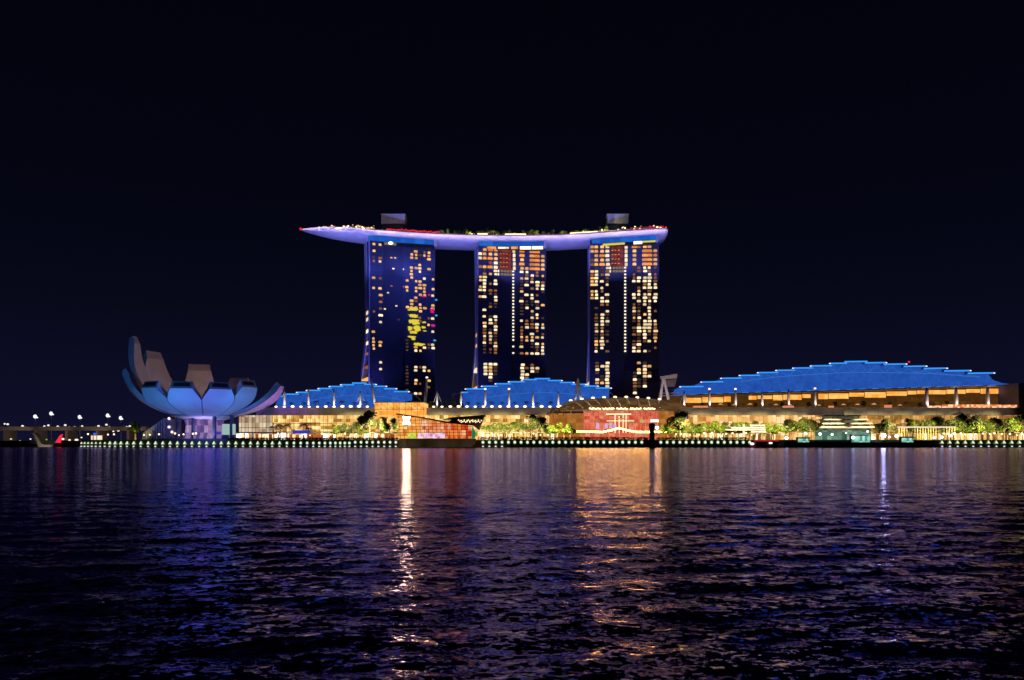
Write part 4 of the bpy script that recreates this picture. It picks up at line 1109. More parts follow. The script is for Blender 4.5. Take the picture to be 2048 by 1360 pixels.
for a, b, c_, d_, mat in ((815, 833, 877, 866, 'green'), (836, 846, 877, 866, 'white'), (848, 891, 876.6, 866, 'white')):
    build('display', MB().prism([P(a, c_ - 0.4), P(b - 0.4, c_ - 0.4), P(b - 0.4, d_), P(a, d_)], LY - 0.45, 0.2), {'green': lit_glass('lime_display', [(0, (150, 120, 30)), (0.5, (196, 214, 60)), (1, (236, 240, 120))], (1.5, 60, 1.4), 1.0, 48, 0.3)}.get(mat, lit_glass('lilac_display', [(0, (170, 90, 110)), (0.4, (232, 176, 214)), (1, (255, 244, 250))], (1.5, 60, 1.4), 1.0, 47, 0.3)), lv)
build('green_display', MB().prism([P(943, 876.6), P(950, 876.6), P(952, 866), P(945, 852)], LY - 0.4, 0.5), glow('green_display_light', (30, 130, 84), 0.8), lv)
# roof wedges: a dark beam falling to the right and a second dark crystal behind
build('roof_edge', MB().prism([P(792, 829), P(842, 836), P(892, 846), P(946, 851), P(946, 849.2), P(900, 844), P(838, 833.2), P(794, 826.8)], LY - 1.4, 16), M['dark'], lv)
build('rear_crystal', MB().prism([P(896, 846, LY + 6), P(946, 851, LY + 6), P(957, 860, LY + 6), P(968, 832, LY + 6), P(905, 836.5, LY + 6)], LY + 6, 14), paint('bronze_mesh', (0.20, 0.13, 0.07), 0.5, 0.4, 1.2), lv)
build('rear_roof', MB().prism([P(884, 838.5, LY + 5), P(970, 832.5, LY + 5), P(970, 829.5, LY + 5), P(905, 834.5, LY + 5)], LY + 5, 16), M['dark'], lv)
mb = MB()
for k in range(24):
    mb.ball((X(917 + k * 1.9 + (k % 3), LY + 5.8), LY + 5.7, Z(840 + (k * 7 % 5) * 1.1, LY + 6)), 0.32, 1, 0.5, 1, 6, 4)
build('rear_lamps', mb, M['warm'], lv)
build('hull_base', MB().prism([P(800, 893.5), P(945, 893.5), P(951, 877.1), P(798, 877.1)], LY - 0.5, 15), paint('dark_bronze', (0.07, 0.055, 0.03), 0.5, 0.35, 0.4), lv)
build('bow_face', MB().prism([P(797, 894), P(814, 894), P(811, 877.4), P(799, 877.4)], LY - 0.9, 0.35), paint('pale_bronze', (0.22, 0.22, 0.14), 0.5, 0.2, 0.5), lv)
ol = []
for a, b in ((-7.4, 7), (-6.2, 8), (0, 6.4), (6.4, 8), (7.4, 6.4), (4.2, 0), (7.2, -6.4), (6.2, -7.8), (0, -6.8), (-6.0, -7.8), (-7.2, -6.6), (-4.2, 0)):
    ol.append((X(813, LY) + a * 0.31, Z(841, LY) + b * 0.31))
build('emblem', MB().prism(ol, LY - 0.6, 0.25), M['logo'], lv)

# ------------------------------------------------------------------ quay lamps
lamp = thing('quay_lamp', 'x', 'lamp', (0, -300, 0))
l1 = build('lamp_glass', MB().lathe((0, 0, -0.9), [(1.05, 0), (1.12, 0.25), (0.75, 1.0), (0.25, 1.95), (0.05, 2.1)], 12), M['green'], lamp, world=False, smooth=True)
l2 = build('shade', MB().lathe((0, 0.35, -1.1), [(1.3, 0), (1.45, 0.2), (0.95, 1.2), (0.3, 2.35), (0.05, 2.5)], 12), M['greenhalo'], lamp, world=False, smooth=True)  # glowing skirt put in for the lamp's spill on the quay wall
l3 = build('bracket', MB().box(-0.12, 0.12, 0.3, 1.3, -0.2, 0.1), M['dark'], lamp, world=False)
PROTO[lamp.name] = [l1, l2, l3]
glamp = thing('quay_lamp', 'x', 'lamp', (0, -300, 0))
g1 = build('lamp_glass', MB().ball((0, 0, 0), 1.0, 1, 0.8, 1.05), M['green'], glamp, world=False, smooth=True)
g2 = build('shade', MB().ball((0, 0.5, 0), 1.35, 1, 0.7, 1.1), glow('dark_green_halo', (44, 78, 44), 0.8), glamp, world=False, smooth=True)  # outer ball glows in place of the halo round the lamp
g3 = build('bracket', MB().box(-0.12, 0.12, 0.3, 1.3, -0.2, 0.1), M['dark'], glamp, world=False)
PROTO[glamp.name] = [g1, g2, g3]
low = thing('waterline_reflection', 'x', 'lamp', (0, -300, 0))  # glowing dots put in for the quay lamps' mirror images
w1 = build('lens', MB().ball((0, 0, 0), 0.55, 1.5, 0.6, 0.55, 8, 5), glow('waterline_white', (240, 246, 232), 1.3), low, world=False)
w2 = build('glint_back', MB().box(-0.4, 0.4, 0.2, 0.9, -0.3, 0.3), M['dark'], low, world=False)
PROTO[low.name] = [w1, w2]
lx = []
px = 163.0; st = 6.0
while px < 796:
    lx.append(px); st = min(st * 1.075, 14.6) if px < 560 else max(9.2, st - 0.55) if px < 690 else 11.6
    px += st
px = 966.0
while px < 1500: lx.append(px); px += 12.7
px = 1884.0
while px < 2075: lx.append(px); px += 15.5
for px in lx:
    if 798 < px < 950 or 1296 < px < 1311: continue
    Yq = QY - 1.3
    zq = Z(884.5 if px > 700 else 886.0, Yq)
    if px < 560: place(lamp, X(px, Yq), Yq, zq, 'pale green cone lamp on the quay wall below the lotus museum', 'cone lamps below the museum', 0, 0.62 if px < 215 else 0.95)
    elif px < 800: place(glamp, X(px, Yq), Yq, zq, 'round pale green lamp on the quay wall before the left hall', 'round lamps left of the crystal pavilion', 0, 0.88)
    elif px < 1600: place(glamp, X(px, Yq), Yq, zq, 'round pale green lamp on the quay wall right of the crystal pavilion', 'round lamps right of the crystal pavilion', 0, 0.95)
    else: place(lamp, X(px, Yq), Yq, zq, 'pale green cone lamp on the quay wall near the right edge', 'cone lamps near the right edge', 0, 0.95)
    if px < 796 or px > 1880 or px < 1005: place(low, X(px, Yq), Yq - 0.3, 0.75, 'small glowing dot for a lamp reflection at the waterline ' + ('below the lotus museum and left hall' if px < 800 else 'just right of the crystal pavilion' if px < 1100 else 'near the right edge'),
                                   'waterline reflections left' if px < 800 else 'waterline reflections middle' if px < 1100 else 'waterline reflections right', 0, 0.9)
# hedge along the quay edge
rnd = random.Random(9)
def hedge(px0, px1, label, z1=7.2):
    x0, x1 = X(px0, 504), X(px1, 504); mb = MB()
    for i in range(int((x1 - x0) * 16)):
        p = Vector((rnd.uniform(x0, x1), rnd.uniform(502.5, 505.5), rnd.uniform(QZ, z1)))
        a = Vector((rnd.gauss(0, 1), rnd.gauss(0, 1), rnd.gauss(0, 1))).normalized(); b = a.orthogonal(); s = rnd.uniform(0.3, 0.6)
        mb.add([p - a * s, p + b * s * 0.6, p + a * s, p - b * s * 0.6], [(0, 1, 2, 3)])
    return tag(build('hedge', mb, M['shade']), label, 'hedge')
hedge(455, 796, 'low dark hedge along the quay left of the crystal pavilion', 6.4)
hedge(960, 1296, 'low dark hedge along the quay before the red pavilion', 6.8)
hedge(1312, 1500, 'low dark hedge along the quay right of the dark pile', 6.6)
# warm lamp posts on the promenade
pl = bulb_proto('lamp_post', 'x', 'lamp', 0.6, 'warm', None, 3.4, 1.0)
for px in (176, 216, 228, 288, 300, 318, 350, 358, 367, 386, 392): place(pl, X(px, 512), 512, QZ, 'glowing lamp post on the promenade before the lotus museum', 'lamp posts before the museum', 0, random.uniform(0.8, 1.15))
for px in (494, 529, 556, 564, 608, 620, 644, 661, 690, 712, 738): place(pl, X(px, 520), 520, QZ, 'glowing lamp post on the promenade before the left hall', 'lamp posts before the left hall', 0, random.uniform(0.8, 1.15))
for px in (966, 984, 1002, 1021, 1042, 1067, 1081, 1096): place(pl, X(px, 518), 518, QZ, 'glowing lamp post on the promenade before the middle hall', 'lamp posts before the middle hall', 0, random.uniform(0.8, 1.2))
for px in (1352, 1362, 1370, 1380, 1398, 1408, 1424, 1438, 1452, 1465, 1479, 1492, 1503): place(pl, X(px, 516), 516, QZ, 'glowing lamp post on the promenade before the right hall', 'lamp posts before the right hall', 0, random.uniform(0.8, 1.3))
for px in (1888, 1896, 1922, 1930, 1951, 1966, 1980, 1989, 2004, 2020, 2034, 2044): place(pl, X(px, 514), 514, QZ, 'glowing lamp post on the promenade near the right edge', 'lamp posts near the right edge', 0, random.uniform(0.8, 1.35))
aw = tag(build('awning', MB().prism([P(585, 860.5, 528), P(618, 860.5, 528), P(616, 867, 528), P(587, 867, 528)], 528, 4), glow('blue_awning', (44, 60, 190), 1.0)), 'blue lit awning over the promenade shops of the left hall', 'awning')
aw2 = tag(build('awning', MB().prism([P(417, 863, 522), P(439, 863, 522), P(438, 869, 522), P(418, 869, 522)], 522, 3), glow('violet_awning', (62, 60, 190), 0.9)), 'violet lit awning under the lotus museum bowl', 'awning')
for a, b, lab in ((444, 456, 'pale green lit glass kiosk between the right museum columns'), (462, 468, 'narrow white lit kiosk right of the museum columns')):
    k = thing('kiosk', lab, 'kiosk', (X((a + b) / 2, 520), 520, QZ))
    build('lit_glass', MB().box(X(a, 520), X(b, 520), 520, 523, QZ + 3.5, Z(848, 520)), glow('kiosk_light', (170, 200, 196), 0.8), k)
    build('base', MB().box(X(a, 520) - 0.2, X(b, 520) + 0.2, 519.8, 523.2, QZ, QZ + 3.49), M['darkblue'], k)

# ------------------------------------------------------------------ promenade trees
for px, s in ((548, 1.0), (560, 1.15), (573, 1.0), (607, 1.05), (618, 0.9)): plant(palms[px % 2], X(px, 530), 530, QZ, s * 1.25, 'broad palm on the promenade before the left end of the left hall', 'palms before the left hall')
for px, s in ((674, 0.95), (691, 0.85), (707, 0.95), (724, 0.85)): plant(broad[2] if px % 2 else broad[0], X(px, 528), 528, QZ, s, 'bushy tree on the promenade before the gold front of the left hall', 'bushy trees before the left hall')
plant(broad[2], X(740, 520), 520, QZ, 1.5, 'tallest bushy tree left of the crystal pavilion')
plant(broad[0], X(779, 520), 520, QZ, 1.35, 'feathery tree touching the left edge of the crystal pavilion')
for k in range(12): plant(palms[k % 2], X(972 + 7.4 * k, 532), 532, QZ, random.uniform(1.15, 1.4), 'bright green palm in the row before the middle hall', 'palm row before the middle hall')
for px, s in ((1062, 1.3), (1075, 1.2)): plant(broad[2], X(px, 526), 526, QZ, s, 'tall dark bushy tree right of the palm row before the middle hall', 'dark trees before the middle hall')
for px, s in ((1095, 0.95), (1112, 0.9), (1128, 1.0), (1140, 0.9)): plant(broad[0 if px % 2 else 1], X(px, 522), 522, QZ, s, 'flat topped tree left of the red pavilion front', 'trees left of the red pavilion')
plant(broad[2], X(1361, 520), 520, QZ, 1.45, 'big dark round tree right of the dark pile')
for px, s in ((1335, 0.95), (1350, 1.0), (1372, 1.0)): plant(broad[1], X(px, 524), 524, QZ, s, 'smaller green tree around the big dark tree right of the pile', 'trees around the dark tree')
for k in range(17): plant(broad[k % 2] if k % 3 else palms[k % 2], X(1388 + 10.2 * k, 530), 530, QZ, random.uniform(0.95, 1.15), 'bright green tree in the long row before the right hall', 'tree row before the right hall')
for k in range(6): plant(broad[2] if k % 2 else broad[0], X(1574 + 11 * k, 530), 530, QZ, random.uniform(1.05, 1.2), 'dark green tree in the short row left of the layered grey building', 'short tree row')
plant(broad[2], X(1778, 524), 524, QZ, 1.1, 'dark bush like tree before the gold wall left of the right tree row')
plant(broad[2], X(1761, 524), 524, QZ, 0.85, 'lower dark tree before the gold wall beside the layered building')
for k in range(19): plant(broad[k % 3], X(1822 + 12.4 * k, 528), 528, QZ, random.uniform(1.05, 1.35), 'green tree in the row before the right end of the right hall', 'tree row at the right end')
plant(dwarf[1], X(271, 512), 512, QZ, (1.9, 1.9, 1.9), 'yellow green tree on the promenade left of the entrance hall')

# layered grey cafe building and light steps at the right
lay = thing('layered_cafe', 'layered grey cafe with stacked dark roofs before the right hall', 'building', (X(1690, 526), 526, QZ))
for k, (a, b, y) in enumerate(((1650, 1722, 830), (1646, 1735, 838), (1642, 1742, 846), (1638, 1745, 853))):
    build('roof', MB().box(X(a, 524), X(b, 524), 524 - k, 536, Z(y + 2.2, 524), Z(y, 524)), M['fascia'] if k else M['dark'], lay)
    build('wall', MB().box(X(a + 3, 526), X(b - 3, 526), 526, 534, Z(y + 7.6, 524), Z(y + 2.2, 524) - 0.02), lit_glass('cafe_glass', [(0, (30, 26, 20)), (0.5, (92, 84, 66)), (1, (150, 140, 112))], (3, 60, 3), 0.8, k + 50, 0.5), lay)
build('light_strip', MB().box(X(1640, 519), X(1745, 519), 519.6, 520.2, Z(856.4, 520), Z(854.4, 520)), M['W'], lay)
build('glass_front', MB().box(X(1640, 523), X(1742, 523), 523, 534, QZ, Z(860.8, 523)), lit_glass('teal_glass', [(0, (30, 44, 36)), (0.4, (90, 124, 104)), (0.8, (150, 186, 160)), (1, (232, 246, 226))], (3.4, 60, 2.8), 0.85, 57, 0.4), lay)
stp = thing('light_steps', 'stack of white light strips rising before the right hall', 'light steps', (X(1490, 524), 524, QZ))
for k, (a, b, y) in enumerate(((1500, 1529, 850.5), (1462, 1529, 855), (1450, 1529, 859), (1500, 1529, 863.3))):
    sb = build('step', MB().box(X(a, 524), X(b, 524), 523 - k * 0.8, 526, Z(y + 2.0, 524), Z(y + 0.6, 524)), M['pave'], stp)
    build('light_strip', MB().box(X(a, 523), X(b, 523), 522.6 - k * 0.8, 522.97 - k * 0.8, Z(y + 1.2, 523), Z(y - 0.8, 523)), M['warm'], sb)
build('post', MB().box(X(1486, 525), X(1490, 525), 525, 526, QZ, Z(848, 525)), M['W'], stp)
build('post', MB().box(X(1526, 526), X(1527, 526), 526.1, 526.6, QZ, Z(849, 525)), M['dark'], stp)
ts = thing('trellis', 'long pale lit trellis with dark posts before the right tree row', 'trellis', (X(1860, 519), 519, QZ))
build('light_strip', MB().box(X(1796, 519), X(1912, 519), 519, 520, Z(855.8, 519), Z(852.8, 519)), glow('pale_trellis', (250, 224, 190), 1.0), ts)
mb = MB()
for k in range(22): x = X(1798 + k * 5.3, 519.3); mb.box(x - 0.12, x + 0.12, 519.2, 519.5, QZ, Z(856, 519))
build('post', mb, M['tan'], ts)

# ------------------------------------------------------------------ dark pile, boats and pontoon
PY_ = 430.0
pile = thing('mooring_pile', 'tall dark pile with a bulging head standing in the water before the red pavilion', 'pile', (X(1304, PY_), PY_, -1))
prof = [(1.6, 0), (1.55, Z(866, PY_) + 1), (1.3, Z(861, PY_) + 1), (1.75, Z(856, PY_) + 1), (1.9, Z(850, PY_) + 1), (1.6, Z(847, PY_) + 1), (0.4, Z(845.5, PY_) + 1)]
build('shaft', MB().lathe((X(1304, PY_), PY_, -1), prof, 16), M['dark'], pile, smooth=True)
build('arm', MB().box(X(1304, PY_), X(1314, PY_), PY_ - 0.2, PY_ + 0.2, Z(845.8, PY_), Z(844.6, PY_)), M['dark'], pile)
build('light_panel', MB().box(X(1301, PY_), X(1317, PY_), PY_ - 0.5, PY_ + 0.2, Z(844.5, PY_), Z(838.8, PY_)), glow('panel_light', (214, 246, 244), 1.4), pile)
build('lamp', MB().ball((X(1314, PY_), PY_ - 0.3, Z(855.5, PY_)), 1.0), M['cold'], pile)
build('bracket', MB().box(X(1309, PY_), X(1313, PY_), PY_ - 0.1, PY_ + 0.1, Z(856.2, PY_), Z(855.4, PY_)), M['dark'], pile)

def boat(label, px0, px1, Yb, hz, roofc, cabin, winm, hullm='hullboat', roofh=None):
    x0, x1 = X(px0, Yb), X(px1, Yb); Ln = x1 - x0; xm = (x0 + x1) / 2
    t = thing('boat', label, 'boat', (xm, Yb, 0))
    mb = MB(); n = 14; vs = []
    for i in range(n + 1):
        s = i / n; x = x0 + Ln * s
        b = 2.3 * (1 - abs(2 * s - 1) ** 3.2) + 0.12; sh = hz + 0.7 * abs(2 * s - 1) ** 2
        vs += [(x, Yb - b, sh), (x, Yb - b * 0.7, -0.5), (x, Yb + b * 0.7, -0.5), (x, Yb + b, sh)]
    fs = [(4 * i + k, 4 * i + 4 + k, 4 * i + 4 + (k + 1) % 4, 4 * i + (k + 1) % 4) for i in range(n) for k in range(4)]
    fs += [(0, 1, 2, 3), tuple(4 * n + k for k in (3, 2, 1, 0))]
    build('hull', mb.add(vs, fs), M[hullm], t)
    a, b = x0 + Ln * cabin[0], x0 + Ln * cabin[1]; rh = roofh or hz + 2.6
    cb = build('cabin', MB().box(a + 0.3, b - 0.3, Yb - 1.5, Yb + 1.5, hz - 0.2, rh - 0.02), M['dark'], t)
    if winm is not None: build('window', MB().box(a + 0.6, b - 0.6, Yb - 1.62, Yb - 1.52, hz + 0.7, rh - 0.45), winm, cb)
    build('roof', MB().prism([(a - 0.4, rh), (b + 0.4, rh), (b - 0.2, rh + 0.5), (a + 0.4, rh + 0.5)], Yb - 1.9, 3.8), roofc, t)
    return t
rb = boat('dark tour boat with a red lit roof moored right of the pile', 1498, 1556, 466, 1.4, glow('red_roof_light', (206, 30, 60), 0.9), (0.2, 0.98), None, 'redpaint')
build('bow_lamp', MB().ball((X(1503, 465), 463.5, 2.4), 0.75, 1.5, 1, 0.8), M['cold'], rb)
build('roof_lamp', MB().ball((X(1540, 465), 463.8, Z(886, 465)), 0.6, 1.8, 1, 0.8), M['white'], rb)
tealw = lit_glass('teal_window', [(0, (40, 90, 80)), (0.5, (96, 176, 156)), (1, (226, 250, 240))], (1.6, 40, 4), 1.2, 61, 0.4)
pt = thing('pontoon', 'long dark floating pontoon along the quay at the right', 'pontoon', (X(1700, 485), 485, 0))
build('deck', MB().box(X(1566, 484), X(1838, 484), 482, 492, 0.1, Z(884.5, 484)), M['hullboat'], pt)
build('fender', MB().box(X(1570, 484), X(1834, 484), 481.4, 481.98, 0.2, 1.4), M['dark'], pt)
build('railing', MB().tube([(X(p, 482.3), 482.3, Z(884.5, 484) + 1.0) for p in (1568, 1700, 1836)], 0.06, 4), M['steel'], pt)
zq = Z(884.5, 484)
def pontoon_boat(label, px0, px1, Yb, rh):
    t = boat(label, px0, px1, Yb, 2.2, M['steel'], (0.18, 0.9), tealw, 'hullboat', rh); return t
pontoon_boat('moored ferry with teal lit windows at the left end of the pontoon', 1586, 1622, 496, 6.2)
pontoon_boat('larger moored ferry with bright teal windows at the middle of the pontoon', 1690, 1745, 496, 8.0)
pontoon_boat('moored ferry with cyan lit windows at the right end of the pontoon', 1792, 1830, 496, 6.6)
fl = thing('flood_lamp', 'x', 'lamp', (0, -300, 0))
f1 = build('pole', MB().tube([(0, 0, 0), (0, 0, 4.2)], 0.12, 6), M['dark'], fl, world=False)
f2 = build('lamp_head', MB().ball((0, -0.2, 4.6), 0.85, 1.1, 0.6, 0.95, 10, 6), M['cold'], fl, world=False)
PROTO[fl.name] = [f1, f2]
for px, y, s in ((1573, 876, 1.25), (1611, 867, 1.1), (1640, 868, 1.1), (1664, 869, 0.9), (1692, 866, 0.6), (1706, 875, 1.3), (1735, 863, 0.8), (1747, 876, 1.0), (1779, 874, 0.8)):
    place(fl, X(px, 490), 490, Z(y, 490) - 4.6 * s, 'cold white flood lamp on the pontoon', 'cold flood lamps on the pontoon', 0, s)
hotl = thing('flood_lamp', 'dazzling white flood lamp on the pontoon, brightest at the right', 'lamp', (X(1767, 487), 487, zq))
build('pole', MB().tube([(X(1767, 487), 487.5, zq), (X(1767, 487), 487.5, Z(871, 487))], 0.15, 6), M['dark'], hotl)
build('lamp_head', MB().ball((X(1767, 487), 487, Z(871, 487)), 1.35, 1.1, 0.6, 1.0), M['coldhot'], hotl)
for px, y, s in ((1795, 872, 1.3), (1882, 875, 1.1), (1897, 874, 1.1), (1914, 871, 1.2), (1923, 867, 1.0)):
    place(fl, X(px, 498), 499.5 if px < 1830 else 506, Z(y, 498) - 4.6 * s, 'bluish white flood lamp between the pontoon and the right edge lamps', 'bluish flood lamps at the right', 0, s)
# red warning light on a thin mast behind the right canopy
wm = thing('warning_mast', 'thin dark mast with a red warning light behind the right canopy', 'mast', (X(1818, 760), 760, 5))
build('pole', MB().tube([(X(1818, 760), 760, 5), (X(1818, 760), 760, Z(722.5, 760))], [0.5, 0.15], 6), M['dark'], wm)
build('red_light', MB().ball((X(1818, 760), 760, Z(724, 760)), 1.0), M['red'], wm)

# ------------------------------------------------------------------ bridge and lights at the left
BY = 690.0
br_ = thing('road_bridge', 'long low road bridge with lamps at the far left', 'bridge', (X(100, BY), BY, 0))
build('deck', MB().box(-900, X(300, BY), BY, BY + 22, Z(861, BY), Z(856.5, BY)), M['bridge'], br_)
build('parapet', MB().box(-900, X(300, BY), BY - 0.4, BY - 0.02, Z(858, BY), Z(853.2, BY)), M['bridge'], br_)
for px in range(-60, 300, 62): build('pier', MB().box(X(px, BY), X(px + 5, BY), BY + 3, BY + 19, -2, Z(861, BY) - 0.02), M['bridge'], br_)
M['roadlamp'] = glow('road_lamp_white', (255, 244, 230), 1.1)
rl = bulb_proto('road_lamp', 'x', 'lamp', 0.95, 'roadlamp', None, 2.0, 1.2)
for px, y in ((2, 846), (8, 848), (13, 858), (19, 858), (38, 852), (74, 853), (82, 851), (90, 850), (109, 852), (117, 855), (124, 850), (132, 853), (143, 853), (158, 851), (177, 854), (191, 852), (207, 849), (213, 854), (221, 861), (231, 861), (240, 855), (248, 853), (254, 852)):
    place(rl, X(px, BY - 1), BY + 4, Z(y, BY) - 2.7, 'small white lamp along the deck of the far left bridge', 'lamps along the bridge', 0, random.uniform(0.75, 1.05))
fm_ = thing('floodlight_mast', 'x', 'mast', (0, -300, 0))
m1 = build('pole', MB().tube([(0, 0, 0), (0, 0, 26)], [0.4, 0.22], 8), M['steel'], fm_, world=False)
m2 = build('lamp_head', MB().ball((0, -0.6, 25.6), 1.7, 1.1, 0.5, 1.1), M['hot'], fm_, world=False)
m3 = build('crossarm', MB().box(-2.4, 2.4, -0.1, 0.2, 24.9, 25.3), M['steel'], fm_, world=False)
m4 = build('side_lamp', MB().ball((1.9, -0.5, 24.6), 0.9, 1.2, 0.5, 0.7), M['hot'], fm_, world=False)
PROTO[fm_.name] = [m1, m2, m3, m4]
for px, y, where in ((71, 833, 'leftmost tall mast with a dazzling white floodlight behind the bridge'), (103, 827, 'tallest mast with a dazzling white floodlight behind the bridge'), (160, 834, 'third mast from the left with a white floodlight behind the bridge'),
                     (216, 831, 'fourth mast from the left with a white floodlight behind the bridge'), (242, 836, 'mast with a white floodlight nearest the entrance hall')):
    place(fm_, X(px, 730), 730, Z(y, 730) - 25.6, where, 'floodlight masts behind the bridge', random.uniform(-0.3, 0.3))
for px, y, s, ch, lab in ((22, 879, 0.5, 'W', 'white'), (40, 883, 0.6, 'O', 'amber'), (61, 879, 0.5, 'W', 'white'), (93, 880, 0.5, 'g', 'green'), (126, 879, 0.8, 'W', 'white'), (139, 881, 0.7, 'W', 'white'), (153, 881, 1.0, 'W', 'white'), (163, 876, 0.5, 'W', 'white')):
    t = thing('shore_lamp', f'small {lab} lamp on the dark far left shore' + {40: ' left of the pale boat', 93: ' beside the pale boat'}.get(px, ''), 'lamp', (X(px, 638), 638, 3.4), 0, 'white shore lamps at the left' if ch == 'W' else None)
    build('post', MB().tube([(X(px, 638), 638, 0), (X(px, 638), 638, Z(y, 638))], 0.12, 5), M['dark'], t)
    build('globe', MB().ball((X(px, 638), 638, Z(y, 638) + 0.4), s * 1.3, 1.2, 1, 0.8, 8, 5), {'W': M['bead'], 'O': M['O'], 'g': glow('lime_lamp', (150, 190, 70), 1.0)}[ch], t)
# pale boat with a raised prow and a red lit sail
pb = thing('sailing_boat', 'pale boat with a raised prow and a red lit sail at the far left', 'boat', (X(100, 560), 560, 0))
build('hull', MB().prism([P(80, 896, 560), P(118, 896, 560), P(122, 889, 560), P(92, 889.5, 560), P(84, 886, 560), P(78, 873, 560), P(72, 866, 560), P(66, 866.5, 560), P(72, 873, 560), P(78, 887, 560)], 558, 4), M['bridge'], pb)
build('sail', MB().prism([P(111, 885, 560), P(122, 886, 560), P(126, 868, 560), P(120, 871, 560)], 559.5, 0.3), M['red'], pb)
build('mast', MB().tube([(X(118, 560.1), 560.1, 1.2), (X(123, 560.1), 560.1, Z(867, 560))], 0.2, 6), M['dark'], pb)
kb = thing('kiosk', 'small white lit kiosk with a blue sign at the left end of the promenade', 'kiosk', (X(190, 512), 512, QZ))
build('lit_glass', MB().box(X(182, 511), X(198, 511), 511, 515, QZ, Z(871, 511)), lit_glass('kiosk_glass', [(0, (150, 100, 60)), (0.5, (240, 210, 170)), (1, (255, 250, 240))], (1.1, 40, 9), 1.1, 71, 0.2), kb)
build('roof', MB().box(X(180, 510), X(200, 510), 510, 516, Z(871, 511) + 0.01, Z(869.5, 511)), M['steel'], kb)
build('sign', MB().box(X(186, 510), X(192, 510), 510.3, 510.7, Z(869.4, 511), Z(866, 511)), glow('blue_sign', (60, 110, 230), 1.1), kb)

# ------------------------------------------------------------------ floodlights (fittings unseen, several added in mid-air)
BLUE, CYAN, PURP, LAV, WARM = (0.11, 0.22, 1.0), (0.06, 0.34, 1.0), (0.50, 0.16, 1.0), (0.62, 0.46, 1.0), (1.0, 0.66, 0.32)
def ms(right, front, z):                                # a point by the museum: metres right of and in front of its middle
    a = R(FACE); return (MC.x + right * cos(a) + front * sin(a), MC.y + right * sin(a) - front * cos(a), z)
spot(ms(-36, 66, QZ + 1), ms(-28, 36, 36), CYAN, 30000, 70)
spot(ms(2, 70, QZ + 1), ms(0, 30, 32), BLUE, 52000, 95)
spot(ms(36, 62, QZ + 1), ms(28, 30, 33), CYAN, 20000, 70)
spot(ms(62, 38, QZ + 1), ms(46, 0, 32), PURP, 36000, 70)
spot(ms(-68, 28, QZ + 1), ms(-44, 0, 34), BLUE, 15000, 70)
spot(ms(8, 4, MC.z + 6), ms(-30, -22, MC.z + 36), (1.0, 0.58, 0.50), 17000, 130)
spot(ms(0, 24, QZ + 1), ms(0, 0, 20), LAV, 12000, 120)
# sky park: added mid-air lamps, blue from below the belly, lavender along its flank
for px in (650, 730, 830, 930, 1030, 1130, 1230, 1310):
    Yq = rim_at(px)
    spot((X(px, Yq), Yq - 34, 158), (X(px, Yq), Yq + 8, 192), (0.20, 0.22, 1.0), 54000, 100)
for px in range(640, 1340, 92):
    Yq = rim_at(px)
    l = bpy.data.lights.new('flank_fill_light', 'AREA'); l.shape = 'RECTANGLE'; l.size = 44; l.size_y = 1.0; l.spread = R(15)
    l.color = (0.74, 0.52, 0.88); l.energy = 1350
    o = bpy.data.objects.new('flank_fill_light', l); col.objects.link(o); o.location = (X(px, Yq), Yq - 46, 203)
    o.rotation_euler = (Vector((X(px, Yq), Yq, 196.5)) - Vector(o.location)).to_track_quat('-Z', 'Y').to_euler()
# towers: lamps added in mid-air before the glass give its blue wash
for t_, W_, e in ((t1, 61.5, 0.85), (t2, 65, 0.12), (t3, 63.5, 0.05)):
    c = Vector(t_.location); rz = t_.rotation_euler.z
    ua, nv = Vector((cos(rz), sin(rz), 0)), Vector((sin(rz), -cos(rz), 0))
    for f in (-0.42, 0.0, 0.42):
        p = c + ua * W_ * f + nv * 48; p.z = 165
        tg_ = c + ua * W_ * f; tg_.z = 145
        spot(p, tg_, (0.11, 0.15, 1.0), 42000 * e, 84)
    p = c - ua * (W_ / 2 + 26) + nv * 16; p.z = 30; tg_ = c - ua * W_ / 2; tg_.z = 100
    spot(p, tg_, (0.16, 0.16, 1.0), 150000 * (1 if t_ is t1 else 0.6), 95)
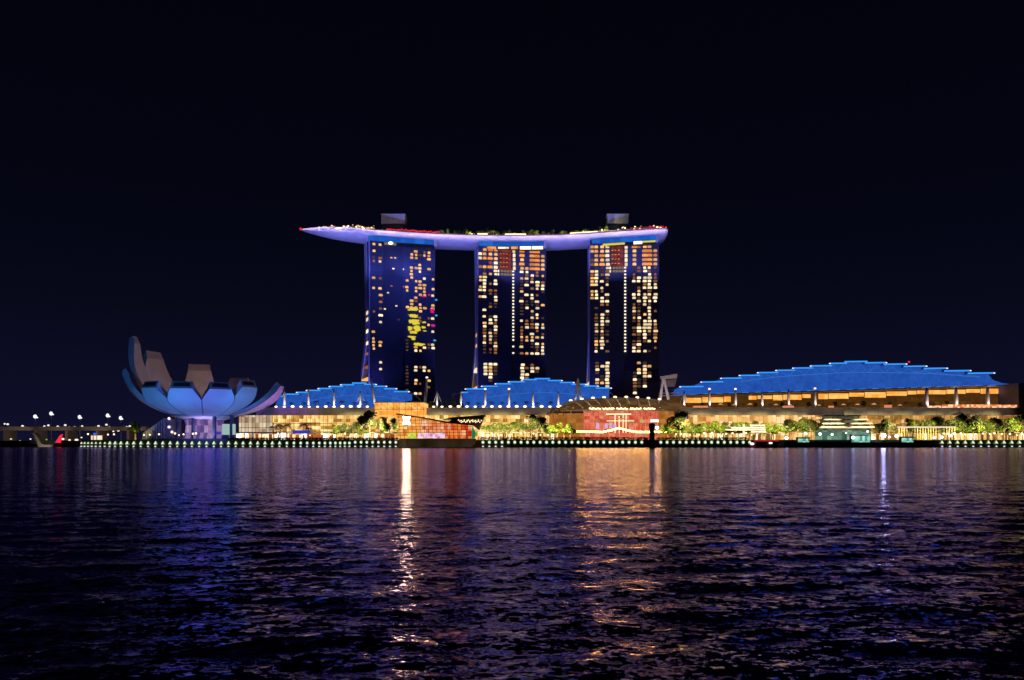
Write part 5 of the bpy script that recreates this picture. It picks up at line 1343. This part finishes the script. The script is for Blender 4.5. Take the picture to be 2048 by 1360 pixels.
# warm lamps, mostly added in mid-air, lighting the fascia and the trees
for px in range(500, 2080, 62):
    x = X(px, 512)
    wc = PURP if px < 600 else WARM
    if px > 640: spot((x, 503, 17), (x, 530, 8.5), (1.0, 0.86, 0.34), 190000, 60, 0.5, 1.0)
    elif px > 520: spot((x, 522, QZ + 0.6), (x, 531, QZ + 6), (1.0, 0.84, 0.32), 9000, 70, 0.6, 0.8)
    spot((x, 522, 44), (x, 551, 25), wc if px < 660 else (1.0, 0.76, 0.6), 9000 if px > 600 else 20000, 64, 0.6, 1.0)
for px in (815, 880, 935): spot((X(px, LY), LY - 22, 0.6), (X(px, LY), LY, 3.5), (1.0, 0.7, 0.4), 2600, 60)  # lamps added over the water to brighten the pavilion base
for px in (1150, 1210, 1270, 1330): spot((X(px, 520), 518, 20), (X(px, 545), 545, 33), (1.0, 0.62, 0.3), 5000, 90)
spot((X(268, 505), 503, QZ + 0.6), (X(271, 512), 512, QZ + 6), (1.0, 0.86, 0.3), 9000, 80)
spot((X(88, 556), 548, 1.0), (X(90, 560), 560, 5), (1.0, 0.85, 0.65), 2200, 90)  # lamp added to brighten the pale boat
for px in (20, 100, 180, 250): spot((X(px, BY - 20), BY - 22, 8), (X(px, BY), BY, 15), (1, 0.75, 0.6), 4500, 110)
spot((X(1335, 560), 560, TZ1 + 1), (X(1335, 585), 585, 50), (1.0, 0.8, 0.8), 16000, 70)
for px in (786, 1236):
    Yq = rim_at(px); spot((X(px, Yq), Yq - 10, 203), (X(px, Yq), Yq + 14, 202), (0.62, 0.6, 0.9), 2500, 110)
rnd = random.Random(77)
for px in range(890, 1216, 46):
    Yq = rim_at(px); spot((X(px, Yq), Yq + 2.0, 199), (X(px, Yq), Yq + 9, 201), (1.0, 0.85, 0.3), 5000, 150)

# tree prototypes that were never planted must not linger
for o in list(bpy.data.objects):
    if o.type == 'EMPTY' and o.parent is None and o.get('label') == 'x':
        for c in kids(o): bpy.data.objects.remove(c)
        bpy.data.objects.remove(o)
